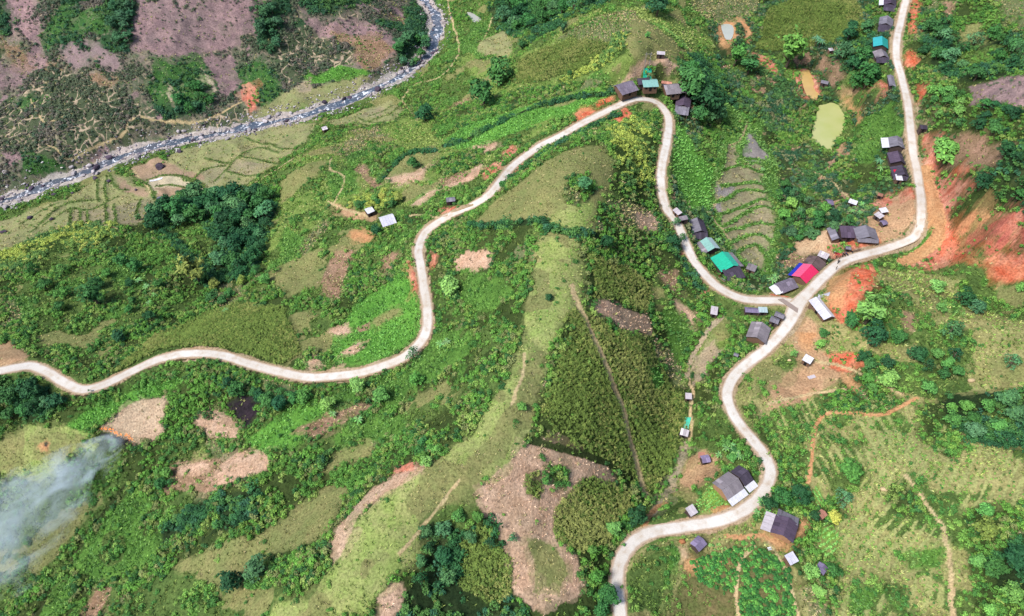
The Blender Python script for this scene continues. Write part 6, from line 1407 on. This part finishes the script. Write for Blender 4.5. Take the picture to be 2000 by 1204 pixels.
# ------------------------------------------------------------------ fire and smoke
def build_fire():
    line = resample(at(spline([(198,836),(210,839),(222,843),(232,849),(240,851),(248,850),(256,856),(263,862)], 6)), .35)
    m, nt, b = new_mat('flame'); b.inputs['Base Color'].default_value = (.8, .25, .03, 1); b.inputs['Emission Strength'].default_value = .6
    a = N(nt, 'ShaderNodeAttribute', attribute_name='leaf').outputs['Fac']; c = ramp(nt, a, [(0., (1., .13, .01)), (.5, (1., .32, .03)), (1., (1., .62, .12))]); nt.links.new(c, b.inputs['Emission Color'])
    g = np.random.default_rng(5); V, rnd = [], []
    for p in line:
        for _ in range(2):
            if vnoise(np.array([p[0]*.9]), np.array([p[1]*.9]), 3)[0] < -.3: continue
            x, y = p[0]+g.normal()*.28, p[1]+g.normal()*.28; z = float(samp(Z, x, y)); h = .2+.5*g.random()**2; w = .06+.07*g.random(); an = g.random()*3.14; c_, s_ = math.cos(an)*w, math.sin(an)*w; lx, ly = g.normal()*.2-.15, g.normal()*.2
            for dx, dy in ((c_, s_), (-s_, c_)):
                V += [(x-dx, y-dy, z), (x+dx, y+dy, z), (x+dx*.5+lx*.5, y+dy*.5+ly*.5, z+h*.6), (x+lx, y+ly, z+h)]; rnd.append(g.random())
    me = mesh_np('fire', V, np.arange(len(V)).reshape(-1, 4), m); a_ = me.attributes.new('leaf', 'FLOAT', 'FACE'); a_.data.foreach_set('value', np.array(rnd, np.float32)[:len(me.polygons)])
    tag(link('fire', me), 'line of orange flames creeping along the edge of the dry field', 'fire', kind='stuff')
    # smoke drifting away from it, low over the slope
    A = at([(246,858)])[0]; B = at([(-60,1175)])[0]; A = A + np.array([0, 0, 2.5]); B = B + np.array([0, 0, 15.])
    d = Vector(B-A); L = d.length; n = 28; k = 20; V = []
    X = d.normalized(); Yv = Vector((0, 0, 1)).cross(X).normalized(); Zv = X.cross(Yv)
    for i in range(n):
        f = i/(n-1); r = (3.2 + 23.0*f**.62)*math.sin(math.pi*min(1, .10+f*.86))**.4
        for q in range(k):
            an = 6.2832*q/k; hgt = 2.2+7.5*f; V.append((L*f, math.cos(an)*r*(1+.12*math.sin(f*19+q)), math.sin(an)*hgt))
    Fc = [(i*k+q, i*k+(q+1) % k, (i+1)*k+(q+1) % k, (i+1)*k+q) for i in range(n-1) for q in range(k)] + [tuple(range(k))[::-1], tuple((n-1)*k+q for q in range(k))]
    me = bpy.data.meshes.new('smoke'); me.from_pydata(V, [], Fc); me.update()
    mt = bpy.data.materials.new('smoke_volume'); mt.use_nodes = True; nt = mt.node_tree; nt.nodes.clear()
    out = N(nt, 'ShaderNodeOutputMaterial'); pv = N(nt, 'ShaderNodeVolumePrincipled'); nt.links.new(pv.outputs[0], out.inputs['Volume'])
    pv.inputs['Color'].default_value = (.80, .90, 1., 1); pv.inputs['Anisotropy'].default_value = .1
    co = N(nt, 'ShaderNodeTexCoord').outputs['Object']; sep = N(nt, 'ShaderNodeSeparateXYZ'); nt.links.new(co, sep.inputs[0])
    def mth(op, a, b=None, c=None):
        q = N(nt, 'ShaderNodeMath', operation=op)
        for i, v in enumerate((a, b, c)):
            if v is None: continue
            if hasattr(v, 'links'): nt.links.new(v, q.inputs[i])
            else: q.inputs[i].default_value = v
        return q.outputs[0]
    fx = mth('DIVIDE', sep.outputs[0], L)
    rad = mth('MULTIPLY_ADD', mth('POWER', mth('MAXIMUM', fx, .001), .62), 23.0, 3.2)
    yy = mth('DIVIDE', sep.outputs[1], rad); zz = mth('DIVIDE', sep.outputs[2], mth('MULTIPLY_ADD', fx, 7.5, 2.2))
    r2 = mth('ADD', mth('MULTIPLY', yy, yy), mth('MULTIPLY', zz, zz))
    mp = N(nt, 'ShaderNodeMapping'); mp.inputs['Scale'].default_value = (.55, 1., 1.); nt.links.new(co, mp.inputs['Vector'])
    nz = noise(nt, mp.outputs[0], .15, 6, .66, .9)
    core = mth('MAXIMUM', mth('SUBTRACT', mth('MULTIPLY_ADD', nz, 6.2, -2.45), r2), 0.)
    fall = ramp(nt, fx, [(0., .0), (.05, .8), (.2, .62), (.4, .36), (.65, .26), (.9, .16), (1., .0)])
    nt.links.new(mth('MULTIPLY', mth('MULTIPLY', core, fall), .27), pv.inputs['Density'])
    me.materials.append(mt); o = link('smoke', me); o.matrix_world = Matrix.Translation(Vector(A)) @ Matrix((X, Yv, Zv)).transposed().to_4x4()
    tag(o, 'pale blue smoke drifting from the burning field edge towards the lower left', 'smoke', kind='stuff')

# ------------------------------------------------------------------ people, motorbikes and small things
def person_mesh(pose):
    V = [(0,0,.92),(0,0,1.12),(0,0,1.36),(0,.01,1.50),(0,.02,1.62), (.17,0,1.36),(.24,.02*pose,1.10),(.26,.12*pose,.86), (-.17,0,1.36),(-.24,-.02*pose,1.10),(-.26,-.12*pose+.02,.86),
         (.09,0,.88),(.10,.10*pose,.48),(.10,.02*pose,.06),(.10,.14+.02*pose,.03), (-.09,0,.88),(-.10,-.06*pose,.48),(-.10,-.20*pose,.06),(-.10,-.06-.14*pose,.03)]
    E = [(0,1),(1,2),(2,3),(3,4),(2,5),(5,6),(6,7),(2,8),(8,9),(9,10),(0,11),(11,12),(12,13),(13,14),(0,15),(15,16),(16,17),(17,18)]
    rad = [.15,.15,.17,.06,.115,.075,.055,.04,.075,.055,.04,.10,.07,.045,.04,.10,.07,.045,.04]
    me = bpy.data.meshes.new('person_skeleton'); me.from_pydata(V, E, [])
    o = link('person_skeleton', me); md = o.modifiers.new('skin', 'SKIN'); 
    for i, v in enumerate(me.skin_vertices[0].data): v.radius = (rad[i], rad[i]*(.72 if i < 3 else 1)); v.use_root = (i == 0)
    sb = o.modifiers.new('sub', 'SUBSURF'); sb.levels = 1
    bpy.context.view_layer.update(); dg = bpy.context.evaluated_depsgraph_get(); out = bpy.data.meshes.new_from_object(o.evaluated_get(dg)); bpy.data.objects.remove(o); out.name = 'body'
    return out
SKIN, HAIR = plain('skin', C(170,120,92)), plain('dark_hair', C(36,30,30))
def build_people():
    bodies = [person_mesh(1.), person_mesh(.3)]
    def person(px, py, yaw, shirt, trou, label, k):
        w = at([(px, py)])[0]; t = link('person', None); z = float(samp(Z, w[0], w[1])); z = max(z, z+.075 if samp(roadD, w[0], w[1]) < 1.9 else z); t.location = (w[0], w[1], z); t.rotation_euler = (0, 0, yaw); tag(t, label, 'person', 'people by the roadside')
        me = bodies[k].copy(); me.materials.clear()
        for m in (SKIN, plain('shirt', C(*shirt)), plain('trousers', C(*trou))): me.materials.append(m)
        for p in me.polygons: zc = p.center.z; p.material_index = 2 if zc < .95 and zc > .08 else (1 if zc < 1.43 and abs(p.center.x) < .27 and zc > 1.0 else 0)
        link('body', me, t); import bmesh; bm = bmesh.new(); bmesh.ops.create_uvsphere(bm, u_segments=10, v_segments=6, radius=.135)
        for v in bm.verts: v.co = Vector((v.co.x, v.co.y-.015, max(v.co.z, -.02)+1.66))
        hm = bpy.data.meshes.new('hair'); bm.to_mesh(hm); bm.free(); hm.materials.append(HAIR); link('hair', hm, t)
    for i, a in enumerate([(1632,506,2.2,(52,64,48),(40,40,48),'person in dark green standing at the roadside edge',1),(1636,504,.8,(66,40,60),(36,34,44),'person in dark plum standing beside the one in green',1),(1639,506,3.6,(150,40,70),(40,36,46),'person in a crimson top standing by the group',1),
         (1636,512,1.2,(150,150,146),(44,44,48),'person in a pale top walking on the road edge',0),(1644,503,5.0,(46,40,56),(34,32,42),'person in dark clothes beside the parked motorbikes',1),(1632,527,.6,(48,46,44),(52,48,46),'person in dark clothes walking alone across the road',0)]): person(*a)
    # motorbikes, each with wheels, body, seat, handlebar
    def wheel():
        m = MB(); n = 14
        V = []
        for q in range(n):
            an = 6.2832*q/n; c, s = math.cos(an), math.sin(an)
            V += [(c*.29, -.05, s*.29), (c*.29, .05, s*.29), (c*.2, .03, s*.2), (c*.2, -.03, s*.2)]
        m.add(V, [(4*q+a, 4*q+(a+1) % 4, 4*((q+1) % n)+(a+1) % 4, 4*((q+1) % n)+a) for q in range(n) for a in range(4)])
        return m.mesh('wheel', BLK)
    wm = wheel()
    rims = MB().tube([(0, -.03, 0), (0, .03, 0)], [.17, .17], 10).mesh('rim', MGREY)
    bods = [MB().box(-.55, .2, -.1, .1, .32, .58).tube([(.2, 0, .45), (.45, 0, .72), (.52, 0, .98)], [.12, .13, .08], 6).tube([(.5, 0, .9), (.68, 0, .3)], [.045, .035], 5).tube([(-.3, 0, .42), (-.62, 0, .3)], [.06, .04], 5).mesh('body', m) for m in (plain('bike_black', C(44, 40, 48), .4), plain('bike_red', C(190, 40, 52), .4), plain('bike_blue', C(50, 60, 110), .4))]
    seat = MB().box(-.62, .05, -.13, .13, .66, .76).mesh('seat', BLK); bar = MB().tube([(.45, -.36, 1.02), (.5, 0, 1.0), (.45, .36, 1.02)], [.025]*3, 5).tube([(.4, .3, 1.0), (.42, .32, 1.18)], [.02, .05], 5).tube([(.4, -.3, 1.0), (.42, -.32, 1.18)], [.02, .05], 5).mesh('handlebar', MGREY); lamp = MB().tube([(.56, 0, .92), (.66, 0, .9)], [.1, .09], 8).mesh('headlight', MWHITE)
    for i, (px, py, yaw, c, lab) in enumerate([(1637,514,.8,0,'black motorbike stopped on the road beside the walking person'),(1648,499,2.0,0,'dark motorbike parked nearest the standing group'),(1653,498,2.0,2,'dark blue motorbike parked second from the group'),(1662,493,2.1,0,'dark motorbike parked apart near the timber pile'),(1632,497,2.4,1,'red motorbike parked on the yard edge behind the group')]):
        w = at([(px, py)])[0]; z = float(samp(Z, w[0], w[1])) + (.075 if samp(roadD, w[0], w[1]) < 1.9 else .0)
        t = link('motorbike', None); t.location = (w[0], w[1], z); t.rotation_euler = (0, 0, yaw); tag(t, lab, 'motorbike', 'motorbikes by the roadside')
        for x in (-.62, .68): o = link('wheel', wm, t); o.location = (x, 0, .29); r_ = link('rim', rims, o)
        for m in (bods[c], seat, bar, lamp): link(m.name.split('.')[0], m, t)
    # loose sheets, piles, poles
    def sheet(px, py, L, W, yaw, mat, label, name='tarp'):
        w = at([(px, py)])[0]; nx, ny = 8, 6; V = []
        c, s = math.cos(yaw), math.sin(yaw)
        for jj in range(ny):
            for ii in range(nx):
                a, b = (ii/(nx-1)-.5)*L, (jj/(ny-1)-.5)*W; x, y = w[0]+c*a-s*b, w[1]+s*a+c*b; V.append((x-w[0], y-w[1], float(samp(Z, x, y))-w[2]+.10+.05*math.sin(ii*2.1+jj*1.3)))
        me = mesh_np(name, V, [(jj*nx+ii, jj*nx+ii+1, (jj+1)*nx+ii+1, (jj+1)*nx+ii) for jj in range(ny-1) for ii in range(nx-1)], mat)
        o = link(name, me); o.location = w; tag(o, label, 'tarp')
    sheet(305,352,7.0,1.6,.18,RM['white'],'long white plastic sheet on the pale dry paddy'); sheet(380,367,4.6,2.0,-.45,RM['white'],'short white plastic sheet at the right end of the dry paddy')
    sheet(1640,493,2.6,.9,.8,RM['tarp'],'crimson cloth spread beside the roadside group'); sheet(1637,489,2.0,1.4,.3,RM['tealw'],'pale blue sheet on the yard beside the crimson cloth'); sheet(1608,578,3.0,2.2,-.5,RM['zinc'],'loose grey sheet behind the white roofed house'); sheet(1585,737,2.2,1.3,.2,RM['pale'],'grey mat on the red earth yard'); sheet(1341,828,1.8,2.8,-.3,RM['greenl'],'green net over a small bed on the gully path'); sheet(1370,890,1.9,2.4,-.25,RM['rust'],'orange mat on the yard above the grey house'); sheet(1503,1072,1.,.8,.2,RM['white'],'tiny white sheet by the farmhouse path'); sheet(1264,151,3.6,3.0,.1,RM['green'],'dark green net behind the pale teal roof')
    rock = stone_mat('pale_ball', C(230,205,160), C(214,186,140)); mound = stone_mat('orange_mound', C(216,150,100), C(196,126,84))
    for px, py, r, mt, lab, nm, cat in [(1555,670,.5,rock,'pale straw heap at the top of the red yard','straw_heap','straw heap'),(1617,713,.6,rock,'pale straw heap right of the white shed','straw_heap','straw heap'),(1541,705,.6,rock,'pale straw heap left of the white shed','straw_heap','straw heap'),(1333,1059,.95,mound,'round orange haystack below the lower road','haystack','haystack'),(1671,406,.6,mound,'orange mound beside the white sheet shed','haystack','haystack'),(1897,745,1.0,rock,'pale rock outcrop on the right grassy knoll','rock','rock'),(1726,957,.9,rock,'pale rock in the lower right field','rock','rock')]:
        w = at([(px, py)])[0]; me = boulder_mesh(int(px)); me.materials.append(mt); o = link(nm, me); o.location = (w[0], w[1], w[2]+r*.3); o.scale = (r, r, r); tag(o, lab, cat)
    # H frame power pole above the hairpin
    w = at([(1262,138)])[0]; t = link('power_pole', None); t.location = w; tag(t, 'pale H frame power pole on the bare bank above the hairpin', 'power pole')
    for s in (-1, 1): link('post', MB().tube([(s*1.0, 0, -.4), (s*1.0, 0, 8.5)], [.15, .11], 8).mesh('post', MGREY), t)
    link('crossbar', MB().box(-1.6, 1.6, -.07, .07, 7.7, 7.85).mesh('crossbar', MGREY), t)
    for x in (-1.4, 0, 1.4): link('insulator', MB().tube([(x, 0, 7.85), (x, 0, 8.15)], [.06, .05], 6).mesh('insulator', BLK), t)
    for px, py, yaw, n, lab in [(1622,503,.6,5,'stack of poles by the junk covered shed'),(1651,489,.5,6,'stack of timber beside the roadside group'),(1672,491,.3,6,'long timber pile at the road edge before the yard group'),(1408,546,-.9,4,'poles stacked in front of the bright green roof')]:
        w = at([(px, py)])[0]; t = link('timber_stack', None); t.location = w; t.rotation_euler = (0, 0, yaw); tag(t, lab, 'timber stack', 'timber stacks')
        for i in range(n): link('pole', MB().tube([(-1.6+.1*i, (i % 3)*.26-.26, .12+.22*(i//3)), (1.5+.13*i, (i % 3)*.26-.2, .14+.22*(i//3))], [.11, .09], 6).mesh('pole', POSTM if i % 2 else WOOD), t)
    sheet(1401,537,2.4,1.0,-.9,RM['tarp'],'red cloth hung low in front of the bright green roof'); sheet(1412,546,1.6,1.0,-.9,RM['white'],'white sheet in front of the bright green roof')

build_ground(); build_roads(); build_water()
build_houses()
build_trees()
build_boulders()
build_vegetation()
build_fire()
build_people()
